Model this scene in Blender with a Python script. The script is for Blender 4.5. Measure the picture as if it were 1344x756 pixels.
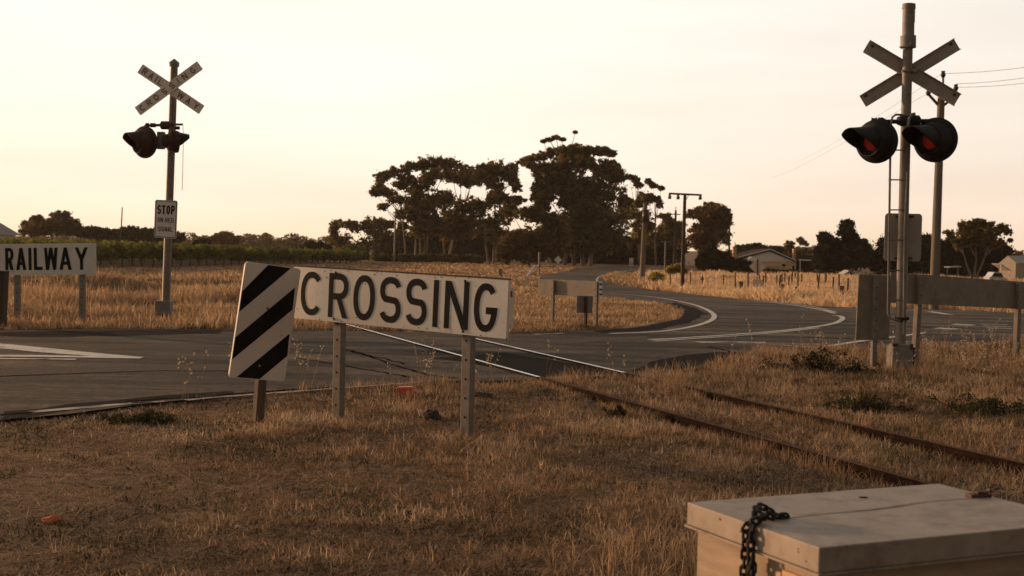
import bpy, bmesh, math, random
import numpy as np
from mathutils import Vector, Matrix
R = math.radians
rng = np.random.default_rng(7); random.seed(7)
S = bpy.context.scene
for o in list(bpy.data.objects): bpy.data.objects.remove(o)
COL = S.collection

# ------------------------------------------------------------------ camera
F, H, PITCH, ROLL = 1700.0, 1.6, R(1.85), R(1.3)        # focal length in photo pixels, eye height, tilt
fw = Vector((0, math.cos(PITCH), -math.sin(PITCH)))
r0 = Vector((1, 0, 0)); u0 = r0.cross(fw)
ex = r0*math.cos(ROLL) + u0*math.sin(ROLL); ey = -r0*math.sin(ROLL) + u0*math.cos(ROLL)
cd = bpy.data.cameras.new('camera'); cam = bpy.data.objects.new('camera', cd); COL.objects.link(cam)
m = Matrix.Identity(4)
for i in range(3): m[i][0], m[i][1], m[i][2] = ex[i], ey[i], -fw[i]
m.translation = (0, 0, H); cam.matrix_world = m
cd.sensor_width = 36; cd.lens = F/1344*36; cd.clip_end = 6000; cd.clip_start = .05
cd.dof.use_dof = True; cd.dof.focus_distance = 12.0; cd.dof.aperture_fstop = 5.0
S.camera = cam

# ------------------------------------------------------------------ world, sun, exposure
SUN_EL, SUN_AZ = R(6.5), R(-58)          # azimuth from +y, negative = to the left
sunv = Vector((math.sin(SUN_AZ)*math.cos(SUN_EL), math.cos(SUN_AZ)*math.cos(SUN_EL), math.sin(SUN_EL)))
W = bpy.data.worlds.new('World'); S.world = W; W.use_nodes = True
nt = W.node_tree; nt.nodes.clear(); N = nt.nodes.new; L = nt.links.new
out = N('ShaderNodeOutputWorld')
sky = N('ShaderNodeTexSky'); sky.sky_type = 'NISHITA'; sky.sun_disc = False
sky.sun_elevation = SUN_EL; sky.sun_rotation = SUN_AZ; sky.dust_density = 4; sky.air_density = 1.5
b1 = N('ShaderNodeBackground'); L(sky.outputs[0], b1.inputs[0]); b1.inputs[1].default_value = 0.02
tc = N('ShaderNodeTexCoord'); sep = N('ShaderNodeSeparateXYZ'); L(tc.outputs['Generated'], sep.inputs[0])
ramp = N('ShaderNodeValToRGB'); L(sep.outputs[2], ramp.inputs[0])
cr = ramp.color_ramp; cr.elements[0].position = 0.0; cr.elements[0].color = (.90, .68, .46, 1)
cr.elements[1].position = 1.0; cr.elements[1].color = (.21, .19, .165, 1)
for p, c in ((.03, (.92, .74, .59)), (.075, (.90, .785, .675)), (.14, (.875, .80, .72)), (.24, (.85, .79, .725)), (.45, (.46, .42, .38))):
    e = cr.elements.new(p); e.color = (*c, 1)
# thin high cloud streaks
mp = N('ShaderNodeMapping'); mp.inputs['Scale'].default_value = (1.2, 1.2, 9); L(tc.outputs['Generated'], mp.inputs[0])
nz = N('ShaderNodeTexNoise'); nz.inputs['Scale'].default_value = 2.6; nz.inputs['Detail'].default_value = 5; L(mp.outputs[0], nz.inputs[0])
mr = N('ShaderNodeMapRange'); mr.inputs[1].default_value = .3; mr.inputs[2].default_value = .7; mr.inputs[3].default_value = .94; mr.inputs[4].default_value = 1.05
L(nz.outputs[0], mr.inputs[0])
# brighter round the sunset, dimmer behind the camera
dt = N('ShaderNodeVectorMath'); dt.operation = 'DOT_PRODUCT'; L(tc.outputs['Generated'], dt.inputs[0]); dt.inputs[1].default_value = (-.58, .81, 0)
m2 = N('ShaderNodeMapRange'); m2.inputs[1].default_value = -1.0; m2.inputs[2].default_value = .85; m2.inputs[3].default_value = .10; m2.inputs[4].default_value = 1.0
L(dt.outputs['Value'], m2.inputs[0])
mu = N('ShaderNodeMath'); mu.operation = 'MULTIPLY'; L(mr.outputs[0], mu.inputs[0]); L(m2.outputs[0], mu.inputs[1])
b2 = N('ShaderNodeBackground'); L(ramp.outputs[0], b2.inputs[0]); L(mu.outputs[0], b2.inputs[1])
add = N('ShaderNodeAddShader'); L(b1.outputs[0], add.inputs[0]); L(b2.outputs[0], add.inputs[1]); L(add.outputs[0], out.inputs[0])
sd = bpy.data.lights.new('sun', 'SUN'); sd.energy = 3.4; sd.angle = R(3); sd.color = (1, .59, .32)
so = bpy.data.objects.new('sun', sd); COL.objects.link(so); so.rotation_euler = (-sunv).to_track_quat('-Z', 'Y').to_euler(); so.location = sunv*60
S.view_settings.view_transform = 'Standard'; S.view_settings.look = 'None'; S.view_settings.exposure = 0.33; S.view_settings.gamma = 1
S.render.engine = 'CYCLES'; S.cycles.use_denoising = True; S.cycles.max_bounces = 6; S.cycles.volume_bounces = 0
S.cycles.sample_clamp_indirect = 4

# ------------------------------------------------------------------ terrain and pixel helpers (photo pixels, 1344 x 756)
def sstep(t): t = np.clip(t, 0, 1); return t*t*(3-2*t)
def far_z(y): return -1.0*sstep((np.asarray(y, float)-26)/59.)
def ray(px, py): return fw + ex*((px-672)/F) + ey*((378-py)/F)
def at(px, py, dz=0.0):
    """ground point seen at a photo pixel"""
    d = ray(px, py); lo, hi = 1.0, 900.0
    for _ in range(50):
        t = (lo+hi)/2; z = H + d.z*t/d.y
        if z - float(far_z(t)) - dz > 0: lo = t
        else: hi = t
    t = lo; return Vector((d.x*t/d.y, t, float(far_z(t))+dz))
def on(px, py, D):
    d = ray(px, py); t = D/d.y; return Vector((d.x*t, D, H+d.z*t))

# value noise in numpy
_perm = rng.random((256, 256))
def vn(x, y, s):
    x = np.asarray(x)/s; y = np.asarray(y)/s; xi = np.floor(x).astype(int); yi = np.floor(y).astype(int)
    fx = x-xi; fy = y-yi; fx = fx*fx*(3-2*fx); fy = fy*fy*(3-2*fy)
    g = lambda a, b: _perm[a % 256, b % 256]
    return (g(xi, yi)*(1-fx)+g(xi+1, yi)*fx)*(1-fy) + (g(xi, yi+1)*(1-fx)+g(xi+1, yi+1)*fx)*fy

RA0, RA1 = at(448, 426), at(1180, 628)      # near rail
RB0, RB1 = at(617, 444), at(1344, 612)      # far rail
RDIR = ((RA1-RA0).normalized()+(RB1-RB0).normalized()).normalized(); RDIR.z = 0
RN = Vector((-RDIR.y, RDIR.x, 0))
def rail_dist(x, y):
    a = np.abs((x-RA1.x)*RN.x+(y-RA1.y)*RN.y); b = np.abs((x-RB1.x)*RN.x+(y-RB1.y)*RN.y)
    return np.minimum(a, b)
def gz(x, y):
    """ground height, numpy"""
    x = np.asarray(x, float); y = np.asarray(y, float)
    near = np.clip((30-y)/8, 0, 1)
    b = -.032 + (vn(x, y, 1.7)-.5)*.028 + (vn(x+50, y, .5)-.5)*.018
    dip = np.clip(1-rail_dist(x, y)/.45, 0, 1)*np.clip((15.2-y)/1.5, 0, 1)
    hump = np.clip((y-27.5)/6, 0, 1)*np.clip((64-y)/10, 0, 1)*np.clip((-x-1.5)/3, 0, 1)*np.maximum(0, vn(x*.6+13, y+4, 4.5)-.42)*1.1
    return far_z(y) + np.where(near > 0, b*near - .05*(1-near), -.05) - .05*dip + hump

# ------------------------------------------------------------------ materials
def mat(name, col, rough=.8, var=.25, scale=8., metal=0., bump=0., detail=5, spec=.3, stretch=None, col2=None, dirt=None, trans=0.):
    M = bpy.data.materials.new(name); M.use_nodes = True; nt = M.node_tree; P = nt.nodes['Principled BSDF']
    P.inputs['Roughness'].default_value = rough; P.inputs['Metallic'].default_value = metal; P.inputs['Specular IOR Level'].default_value = spec
    tc = nt.nodes.new('ShaderNodeTexCoord'); mpn = nt.nodes.new('ShaderNodeMapping'); nt.links.new(tc.outputs['Object'], mpn.inputs[0])
    if stretch: mpn.inputs['Scale'].default_value = stretch
    n = nt.nodes.new('ShaderNodeTexNoise'); n.inputs['Scale'].default_value = scale; n.inputs['Detail'].default_value = detail; n.inputs['Roughness'].default_value = .65
    nt.links.new(mpn.outputs[0], n.inputs[0])
    r = nt.nodes.new('ShaderNodeValToRGB'); nt.links.new(n.outputs[0], r.inputs[0])
    c2 = col2 or tuple(c*(1-var) for c in col); c1 = tuple(min(1, c*(1+var*.6)) for c in col)
    r.color_ramp.elements[0].position = .32; r.color_ramp.elements[0].color = (*c2, 1)
    r.color_ramp.elements[1].position = .68; r.color_ramp.elements[1].color = (*c1, 1)
    last = r.outputs[0]
    if dirt:      # (colour, scale, low, high): blotches of rust or grime
        n2 = nt.nodes.new('ShaderNodeTexNoise'); n2.inputs['Scale'].default_value = dirt[1]; n2.inputs['Detail'].default_value = 7; n2.inputs['Roughness'].default_value = .7
        nt.links.new(mpn.outputs[0], n2.inputs[0])
        q = nt.nodes.new('ShaderNodeMapRange'); q.inputs[1].default_value = dirt[2]; q.inputs[2].default_value = dirt[3]; nt.links.new(n2.outputs[0], q.inputs[0])
        mx = nt.nodes.new('ShaderNodeMix'); mx.data_type = 'RGBA'; nt.links.new(q.outputs[0], mx.inputs[0]); nt.links.new(last, mx.inputs[6]); mx.inputs[7].default_value = (*dirt[0], 1)
        last = mx.outputs[2]
    nt.links.new(last, P.inputs['Base Color'])
    if bump:
        bp = nt.nodes.new('ShaderNodeBump'); bp.inputs['Strength'].default_value = bump; bp.inputs['Distance'].default_value = .02
        nt.links.new(n.outputs[0], bp.inputs['Height']); nt.links.new(bp.outputs[0], P.inputs['Normal'])
    if trans:
        T = nt.nodes.new('ShaderNodeBsdfTranslucent'); nt.links.new(last, T.inputs[0]); ms = nt.nodes.new('ShaderNodeMixShader'); ms.inputs[0].default_value = trans
        nt.links.new(P.outputs[0], ms.inputs[1]); nt.links.new(T.outputs[0], ms.inputs[2]); nt.links.new(ms.outputs[0], nt.nodes['Material Output'].inputs[0])
    return M
def tint_mat(name, stops, rough=.9, trans=.25):
    """leaf / blade material: each blade has its own tint attribute"""
    M = bpy.data.materials.new(name); M.use_nodes = True; nt = M.node_tree; P = nt.nodes['Principled BSDF']
    P.inputs['Roughness'].default_value = rough; P.inputs['Specular IOR Level'].default_value = .15
    a = nt.nodes.new('ShaderNodeAttribute'); a.attribute_name = 'tint'; r = nt.nodes.new('ShaderNodeValToRGB'); nt.links.new(a.outputs['Fac'], r.inputs[0])
    els = r.color_ramp.elements
    els[0].position = stops[0][0]; els[0].color = (*stops[0][1], 1); els[1].position = stops[-1][0]; els[1].color = (*stops[-1][1], 1)
    for p, c in stops[1:-1]: e = els.new(p); e.color = (*c, 1)
    nt.links.new(r.outputs[0], P.inputs['Base Color'])
    T = nt.nodes.new('ShaderNodeBsdfTranslucent'); nt.links.new(r.outputs[0], T.inputs[0]); ms = nt.nodes.new('ShaderNodeMixShader'); ms.inputs[0].default_value = trans
    nt.links.new(P.outputs[0], ms.inputs[1]); nt.links.new(T.outputs[0], ms.inputs[2]); nt.links.new(ms.outputs[0], nt.nodes['Material Output'].inputs[0])
    return M
GALV = mat('galvanised steel', (.225, .18, .138), .55, .25, 14, metal=.0, bump=.1, dirt=((.20, .13, .08), 5, .56, .75))
GALVD = mat('dull grey steel', (.23, .20, .165), .6, .25, 10, bump=.1, dirt=((.13, .08, .05), 6, .58, .75))
ALU = mat('dull sign backing', (.25, .20, .15), .6, .16, 5, spec=.25, dirt=((.13, .10, .07), 3, .5, .8))
ALUL = mat('pale sign backing', (.36, .295, .235), .5, .12, 5, spec=.4, dirt=((.25, .19, .14), 3, .5, .8))
WHITE = mat('sign face white', (.68, .61, .52), .5, .10, 3, detail=8, dirt=((.36, .27, .19), 6, .56, .84), stretch=(1, 1, .5))
WHITE_PINK = mat('striped board white', (.78, .67, .57), .45, .06, 4, dirt=((.5, .38, .28), 11, .64, .8))
CROSSW = mat('weathered crossbuck face', (.85, .72, .60), .6, .15, 6, dirt=((.38, .28, .21), 6, .5, .75))
BLACK = mat('sign black', (.016, .015, .014), .75, .3, 9, spec=.08)
FADED = mat('faded black lettering', (.17, .115, .075), .75, .3, 9, spec=.1)
LBLACK = mat('signal black paint', (.022, .018, .016), .6, .3, 12, spec=.25)
LRUST = mat('signal rusty dark', (.075, .036, .026), .7, .4, 10, dirt=((.11, .045, .025), 6, .5, .7))
REDL = mat('red glass lens', (.72, .055, .03), .4, .15, 20, spec=.4)
RUST_SHADED = mat('rusty rail steel in painted shade', (.016, .0085, .006), .95, .45, 9, bump=.4, spec=.03, dirt=((.034, .017, .011), 4, .5, .75))  # rusty rail side, darkened in colour to stand in for its shade
RUSTM = mat('rusty steel', (.10, .052, .034), .85, .4, 9, bump=.3, dirt=((.06, .035, .025), 4, .45, .7))
RAILTOP = mat('worn rail head', (.55, .50, .45), .28, .15, 12, metal=.75, spec=.5)
WOOD = mat('weathered timber', (.13, .095, .065), .85, .4, 6, bump=.3, stretch=(3, 3, .4))
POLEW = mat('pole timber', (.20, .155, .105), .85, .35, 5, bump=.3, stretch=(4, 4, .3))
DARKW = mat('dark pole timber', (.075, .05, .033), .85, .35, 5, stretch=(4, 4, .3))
CONC = mat('concrete', (.24, .20, .155), .85, .25, 12, bump=.3)
BOXTOP = mat('box lid sheet metal', (.34, .265, .20), .6, .28, 4.5, bump=.06, detail=9, dirt=((.15, .095, .06), 7, .50, .78))
BOXSIDE = mat('box timber side', (.36, .255, .17), .75, .22, 4, bump=.12, stretch=(1, 1, 6))
CHAIN = mat('dark rusty chain', (.020, .014, .011), .75, .5, 30, dirt=((.055, .028, .017), 25, .55, .7))
RUSTP = mat('rusty plate', (.10, .05, .03), .8, .5, 20, bump=.4)
REDJ = mat('red plastic', (.55, .09, .05), .5, .2, 8)
ORANGE = mat('orange brick', (.52, .15, .06), .85, .25, 14, bump=.5)
ROCK = mat('grey rubble', (.20, .165, .13), .9, .4, 6, bump=.5)
CLOD = mat('dark soil clod', (.05, .033, .022), .95, .4, 20, bump=.5)
PAINT = mat('road paint', (.62, .56, .48), .75, .12, 3, dirt=((.13, .11, .09), 5, .54, .70))
PAINT2 = mat('worn road paint', (.55, .48, .40), .8, .2, 3, dirt=((.085, .07, .058), 3.5, .42, .58))
CRACK = mat('crack filler', (.012, .0095, .0075), .98, .3, 5, spec=.0)
WGP = mat('white guide post', (.70, .63, .54), .5, .08, 8)
REDR = mat('red reflector', (.45, .03, .025), .3, .1, 8, spec=.5)
INS = mat('dark insulator', (.06, .045, .035), .4, .3, 8)
WIRE = mat('overhead conductor', (.10, .085, .07), .6, .2, 8)
HWALL = mat('house render', (.88, .53, .25), .85, .08, 3)  # wall and gable colours raised to stand in for sun missing the front
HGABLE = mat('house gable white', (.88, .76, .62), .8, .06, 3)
HROOF = mat('house roof iron', (.075, .055, .042), .95, .2, 4, spec=.03)
HROOFL = mat('pale roof iron', (.40, .36, .32), .5, .12, 4)
GLASS = mat('dark window glass', (.02, .02, .02), .12, .2, 4, spec=.6)
CHIM = mat('chimney brick', (.62, .34, .18), .85, .2, 6)
SHED = mat('shed cladding', (.46, .36, .26), .7, .08, 3, stretch=(1, 1, 1))
CARP = mat('silver car paint', (.42, .41, .40), .3, .06, 3, spec=.5)
TYRE = mat('tyre rubber', (.02, .02, .02), .9, .2, 8)
BARK = mat('gum tree bark', (.19, .125, .08), .9, .45, 1.2, bump=.3, stretch=(1.5, 1.5, .3), dirt=((.38, .28, .20), .8, .5, .66))
BARKD = mat('dark bark', (.07, .045, .03), .9, .4, 2, stretch=(1.5, 1.5, .3))
LEAF_GUM = tint_mat('gum foliage', ((0, (.028, .021, .007)), (.5, (.13, .10, .031)), (1, (.42, .295, .10))), trans=.5)
LEAF_WARM = tint_mat('gum foliage painted sunlit', ((0, (.07, .045, .017)), (.5, (.25, .15, .055)), (1, (.50, .30, .12))), trans=.5)  # brighter copy of the gum leaves, warm sunlight put into the colour
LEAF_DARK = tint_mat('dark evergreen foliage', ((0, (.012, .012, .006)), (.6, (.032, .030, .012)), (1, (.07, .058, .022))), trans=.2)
LEAF_BROWN = tint_mat('brown tinged foliage', ((0, (.030, .022, .008)), (.5, (.11, .075, .026)), (1, (.26, .165, .058))), trans=.45)
LEAF_VINE = tint_mat('vine foliage', ((0, (.030, .036, .010)), (.5, (.095, .105, .024)), (1, (.22, .20, .05))), trans=.5)
LEAF_YEL = tint_mat('yellow green foliage', ((0, (.16, .13, .025)), (1, (.55, .42, .07))), trans=.5)
LEAF_WEED = tint_mat('weed foliage', ((0, (.028, .026, .013)), (.6, (.080, .070, .031)), (1, (.19, .145, .07))), trans=.3)
STRAW = tint_mat('dry straw', ((0, (.055, .033, .020)), (.3, (.205, .125, .071)), (.65, (.43, .28, .162)), (1, (.72, .52, .335))), trans=.4)
TALLG = tint_mat('tall dry grass', ((0, (.14, .084, .047)), (.5, (.39, .252, .143)), (1, (.70, .49, .29))), trans=.5)
PALEG = tint_mat('pale dry grass painted sunlit', ((0, (.30, .18, .095)), (.5, (.62, .41, .23)), (1, (.82, .60, .37))), trans=.5)  # lighter copy of the tall grass, sunlight put into its colour
SEED = tint_mat('pale seed heads', ((0, (.35, .27, .18)), (1, (.75, .64, .50))), trans=.4)

# ------------------------------------------------------------------ mesh builder
class MB:
    def __init__(s): s.v = []; s.f = []; s.sm = []
    def add(s, vs, fs, smooth=False):
        k = len(s.v); s.v += [tuple(p) for p in vs]; s.f += [tuple(i+k for i in f) for f in fs]; s.sm += [smooth]*len(fs); return s
    def frame(s, d):
        d = Vector(d).normalized(); a = Vector((0, 0, 1)) if abs(d.z) < .95 else Vector((0, 1, 0))
        u = a.cross(d).normalized(); return d, u, d.cross(u)
    def box(s, c, ux, uy, uz):
        """centre and three half-axis vectors"""
        c = Vector(c); ux, uy, uz = Vector(ux), Vector(uy), Vector(uz); vs = []
        for k in (-1, 1):
            for j in (-1, 1):
                for i in (-1, 1): vs.append(c+ux*i+uy*j+uz*k)
        fs = [(0, 2, 3, 1), (4, 5, 7, 6), (0, 1, 5, 4), (2, 6, 7, 3), (0, 4, 6, 2), (1, 3, 7, 5)]
        if ux.cross(uy).dot(uz) < 0: fs = [f[::-1] for f in fs]
        return s.add(vs, fs)
    def beam(s, a, b, w, d, side=None):
        a, b = Vector(a), Vector(b); ax = (b-a); n = ax.normalized()
        u = Vector(side) if side is not None else s.frame(n)[1]
        u = (u-n*u.dot(n)).normalized(); v = n.cross(u)
        return s.box((a+b)/2, u*w/2, v*d/2, ax/2)
    def tube(s, pts, rs, n=10, cap=True):
        pts = [Vector(p) for p in pts]
        if not hasattr(rs, '__len__'): rs = [rs]*len(pts)
        vs, fs = [], []; u = None
        for i, p in enumerate(pts):
            d = (pts[min(i+1, len(pts)-1)]-pts[max(i-1, 0)]).normalized()
            if u is None: u = s.frame(d)[1]
            u = (u-d*u.dot(d)).normalized(); v = d.cross(u)
            for k in range(n):
                a = 2*math.pi*k/n; vs.append(p+(u*math.cos(a)+v*math.sin(a))*rs[i])
        for i in range(len(pts)-1):
            for k in range(n):
                a, b = i*n+k, i*n+(k+1) % n; fs.append((a, b, b+n, a+n))
        s.add(vs, fs, True)
        if cap:
            s.add(vs[:n], [tuple(range(n))[::-1]]); s.add(vs[-n:], [tuple(range(n))])
        return s
    def prism(s, poly, o, ux, uy, th):
        """2-D polygon (counter-clockwise) on plane o + ux*s + uy*t, extruded backwards by th"""
        o, ux, uy = Vector(o), Vector(ux), Vector(uy); n = ux.cross(uy)
        top = [o+ux*a+uy*b for a, b in poly]; k = len(poly)
        if th == 0: return s.add(top, [tuple(range(k))])
        bot = [p-n*th for p in top]
        return s.add(top+bot, [tuple(range(k)), tuple(range(2*k-1, k-1, -1))] + [(i, i+k, (i+1) % k+k, (i+1) % k) for i in range(k)])
    def lathe(s, prof, o, axis, n=28, up=None, cut=None):
        """prof: (distance along axis, radius)"""
        d, u, v = s.frame(axis); o = Vector(o); vs, fs = [], []
        for a, r in prof:
            for k in range(n):
                t = 2*math.pi*k/n; vs.append(o+d*a+(u*math.cos(t)+v*math.sin(t))*r)
        for i in range(len(prof)-1):
            for k in range(n):
                a, b = i*n+k, i*n+(k+1) % n; fs.append((a, b, b+n, a+n))
        return s.add(vs, fs, True)
    def build(s, name, M, parent=None, bevel=0):
        me = bpy.data.meshes.new(name); off = parent_loc(parent)
        me.from_pydata([tuple(Vector(p)-off) for p in s.v], [], s.f); me.materials.append(M)
        me.polygons.foreach_set('use_smooth', s.sm); me.update()
        o = bpy.data.objects.new(name, me); COL.objects.link(o)
        if parent is not None: o.parent = parent
        if bevel:
            b = o.modifiers.new('bevel', 'BEVEL'); b.width = bevel; b.segments = 2; b.limit_method = 'ANGLE'; b.angle_limit = R(40)
        return o
def parent_loc(p):
    v = Vector((0, 0, 0))
    while p is not None: v += Vector(p.location); p = p.parent
    return v
def np_mesh(name, V, Fc, M, parent=None, tint=None, smooth=False):
    """V n x 3, Fc m x k (k = 3 or 4)"""
    me = bpy.data.meshes.new(name); off = np.array(parent_loc(parent)); k = Fc.shape[1]
    me.vertices.add(len(V)); me.vertices.foreach_set('co', (V-off).astype(np.float32).ravel())
    me.loops.add(Fc.size); me.loops.foreach_set('vertex_index', Fc.astype(np.int32).ravel())
    me.polygons.add(len(Fc)); me.polygons.foreach_set('loop_start', np.arange(len(Fc), dtype=np.int32)*k)
    if smooth: me.polygons.foreach_set('use_smooth', np.ones(len(Fc), bool))
    me.update(calc_edges=True)
    if tint is not None:
        a = me.attributes.new('tint', 'FLOAT', 'POINT'); a.data.foreach_set('value', tint.astype(np.float32))
    me.materials.append(M); o = bpy.data.objects.new(name, me); COL.objects.link(o)
    if parent is not None: o.parent = parent
    return o
def tag(o, label=None, cat=None, group=None, kind=None):
    if label: o['label'] = label
    if cat: o['category'] = cat
    if group: o['group'] = group
    if kind: o['kind'] = kind
    return o
def thing(name, label, cat, loc, group=None):
    o = bpy.data.objects.new(name, None); COL.objects.link(o); o.location = loc; o.empty_display_size = .2
    return tag(o, label, cat, group)
def rebase(o, p):
    """move a one-mesh thing's origin to its base"""
    p = Vector(p); o.data.transform(Matrix.Translation(-p)); o.location = p; return o
def dup(root, loc, rotz=0, scale=1, label=None):
    r = root.copy(); COL.objects.link(r); r.location = loc; r.rotation_euler.z = rotz; r.scale = (scale,)*3 if not hasattr(scale, '__len__') else scale
    if label: r['label'] = label
    for ch in list(root.children):
        c = ch.copy(); COL.objects.link(c); c.parent = r
        for g in ch.children:
            d = g.copy(); COL.objects.link(d); d.parent = c
    return r
def structure(o): o['kind'] = 'structure'; return o
def rrect(x0, y0, x1, y1, r, n=5):
    P = []
    for cx, cy, a in ((x1-r, y0+r, -90), (x1-r, y1-r, 0), (x0+r, y1-r, 90), (x0+r, y0+r, 180)):
        for k in range(n+1): t = R(a+90*k/n); P.append((cx+r*math.cos(t), cy+r*math.sin(t)))
    return P
class Plane:
    """a flat board in the world, from three of its corners; px() gives board coordinates of a photo pixel"""
    def __init__(s, bl, br, tl):
        s.o = Vector(bl); s.w = (Vector(br)-s.o).length; s.ux = (Vector(br)-s.o).normalized()
        uy = Vector(tl)-s.o; uy -= s.ux*uy.dot(s.ux); s.h = uy.length; s.uy = uy.normalized(); s.n = s.ux.cross(s.uy)
    def px(s, x, y):
        d = ray(x, y); c = Vector((0, 0, H)); t = (s.o-c).dot(s.n)/d.dot(s.n); p = c+d*t-s.o; return (p.dot(s.ux), p.dot(s.uy))
    def P(s, a, b, c=0): return s.o+s.ux*a+s.uy*b+s.n*c

# ------------------------------------------------------------------ lettering: stroke glyphs, height 1
def arc(cx, cy, rx, ry, a0, a1, n=14, e=2.25):
    P = []
    for i in range(n+1):
        t = R(a0+(a1-a0)*i/n); c, s_ = math.cos(t), math.sin(t)
        P.append((cx+rx*math.copysign(abs(c)**(2/e), c), cy+ry*math.copysign(abs(s_)**(2/e), s_)))
    return P
def glyph(ch, w, t):
    """list of ('r', polyline, closed) ribbons and ('h', p, q, halfwidth) flat-ended bars"""
    h = t/2; L_, Rr, B, T = h, w-h, h, 1-h; c = w/2
    V = lambda x, y0=0, y1=1: ('h', (x, y0), (x, y1), h)
    Hh = lambda y, x0, x1: ('r', [(x0, y), (x1, y)], False)
    if ch == 'I': return [V(c)]
    if ch == 'O': return [('r', arc(c, .5, c-h, .5-h, 0, 360, 32)[:-1], True)]
    if ch == 'C': return [('r', arc(c, .5, c-h, .5-h, 42, 318, 28), False)]
    if ch == 'G': return [('r', arc(c, .5, c-h, .5-h, 42, 335, 30)+[(Rr, .44), (w*.52, .44)], False)]
    if ch == 'S':
        ry = (T-.5+h*.3)/2; cy1 = T-ry; cy0 = B+ry
        return [('r', arc(c, cy1, c-h, ry, 18, 235, 18)+arc(c, cy0, c-h, ry, 55, -162, 18), False)]
    if ch == 'R':
        ym = .48
        return [V(h), ('r', [(h, T), (w*.5, T)]+arc(w*.5, (T+ym)/2, w*.5-h, (T-ym)/2, 90, -90, 14)+[(w*.5, ym), (h, ym)], False), ('h', (w*.50, ym), (w-h*1.1, 0), h*1.1)]
    if ch == 'P':
        ym = .44
        return [V(h), ('r', [(h, T), (w*.5, T)]+arc(w*.5, (T+ym)/2, w*.5-h, (T-ym)/2, 90, -90, 14)+[(w*.5, ym), (h, ym)], False)]
    if ch == 'D': return [V(h), ('r', [(h, T), (w*.4, T)]+arc(w*.4, .5, w*.6-h, .5-h, 90, -90, 16)+[(w*.4, B), (h, B)], False)]
    if ch == 'N': return [V(h), V(w-h), ('h', (w-h*1.15, 0), (h*1.15, 1), h*1.15)]
    if ch == 'M': return [V(h), V(w-h), ('h', (c, .2), (h, 1), h), ('h', (c, .2), (w-h, 1), h)]
    if ch == 'A': return [('h', (h, 0), (c, 1), h*1.05), ('h', (w-h, 0), (c, 1), h*1.05), Hh(.30, w*.22, w*.78)]
    if ch == 'W': return [('h', (w*.24, 0), (h, 1), h), ('h', (w*.24, 0), (c, 1), h), ('h', (w*.76, 0), (c, 1), h), ('h', (w*.76, 0), (w-h, 1), h)]
    if ch == 'Y': return [('h', (c, 0), (c, .45), h), ('h', (c, .45), (h, 1), h*1.1), ('h', (c, .45), (w-h, 1), h*1.1)]
    if ch == 'L': return [V(h), Hh(B, h, w)]
    if ch == 'T': return [V(c), Hh(T, 0, w)]
    if ch == 'E': return [V(h), Hh(B, h, w), Hh(.5, h, w*.9), Hh(T, h, w)]
    return []
def letter(mb, pl, ch, x0, x1, y0, y1, t, off):
    """put a glyph into board rectangle x0..x1, y0..y1 (metres), stroke thickness t (metres)"""
    hh = y1-y0; k = 0
    for g in glyph(ch, (x1-x0)/hh, t/hh):
        z = off+.0003*k; k += 1; M = lambda p: pl.P(x0+p[0]*hh, y0+p[1]*hh, z)
        if g[0] == 'h':
            _, p, q, hw = g; a, b = (p, q) if p[1] < q[1] else (q, p)
            mb.add([M((a[0]-hw, a[1])), M((a[0]+hw, a[1])), M((b[0]+hw, b[1])), M((b[0]-hw, b[1]))], [(0, 1, 2, 3)])
        else:
            _, P, cl = g; n = len(P); Lp, Rp = [], []; th = t/hh/2
            for i in range(n):
                a = Vector(P[(i-1) % n] if (cl or i > 0) else P[i]); b = Vector(P[(i+1) % n] if (cl or i < n-1) else P[i]); p = Vector(P[i])
                d1 = (p-a); d2 = (b-p); d1 = d1.normalized() if d1.length > 1e-6 else d2.normalized(); d2 = d2.normalized() if d2.length > 1e-6 else d1
                n1 = Vector((-d1.y, d1.x)); n2 = Vector((-d2.y, d2.x)); mm = (n1+n2)
                mm = mm.normalized() if mm.length > 1e-4 else n1; s_ = th/max(.5, mm.dot(n1)); Lp.append(p+mm*s_); Rp.append(p-mm*s_)
            vs = [M(p) for p in Lp]+[M(p) for p in Rp]; m_ = n if cl else n-1
            mb.add(vs, [(i+n, (i+1) % n+n, (i+1) % n, i) for i in range(m_)])

# ================================================================== GROUND
xs = np.concatenate([np.array([-3000, -1500, -700, -350, -180, -110, -75, -55]), np.arange(-42, -9, 1.5), np.arange(-9, 13, .16), np.arange(13, 60, 3.), np.array([70, 110, 180, 350, 700, 1500, 3000])])
ys = np.concatenate([np.array([-300, -60, -10]), np.arange(-4, 2, 1.), np.arange(2, 26, .16), np.arange(26, 130, 2.), np.array([140, 160, 200, 300, 500, 900, 1800, 4000])])
X, Y = np.meshgrid(xs, ys); Z = gz(X, Y)
V = np.stack([X.ravel(), Y.ravel(), Z.ravel()], 1); nx = len(xs); ii = np.arange((len(ys)-1)*(nx-1)); rr = ii//(nx-1)*nx+ii % (nx-1)
GROUND = bpy.data.materials.new('dry soil and thatch'); GROUND.use_nodes = True
g = GROUND.node_tree; P = g.nodes['Principled BSDF']; P.inputs['Roughness'].default_value = .95; P.inputs['Specular IOR Level'].default_value = .1
tcn = g.nodes.new('ShaderNodeTexCoord')
def gn(scale, detail=8, rough=.7):
    n = g.nodes.new('ShaderNodeTexNoise'); n.inputs['Scale'].default_value = scale; n.inputs['Detail'].default_value = detail; n.inputs['Roughness'].default_value = rough
    g.links.new(tcn.outputs['Object'], n.inputs[0]); return n
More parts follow.
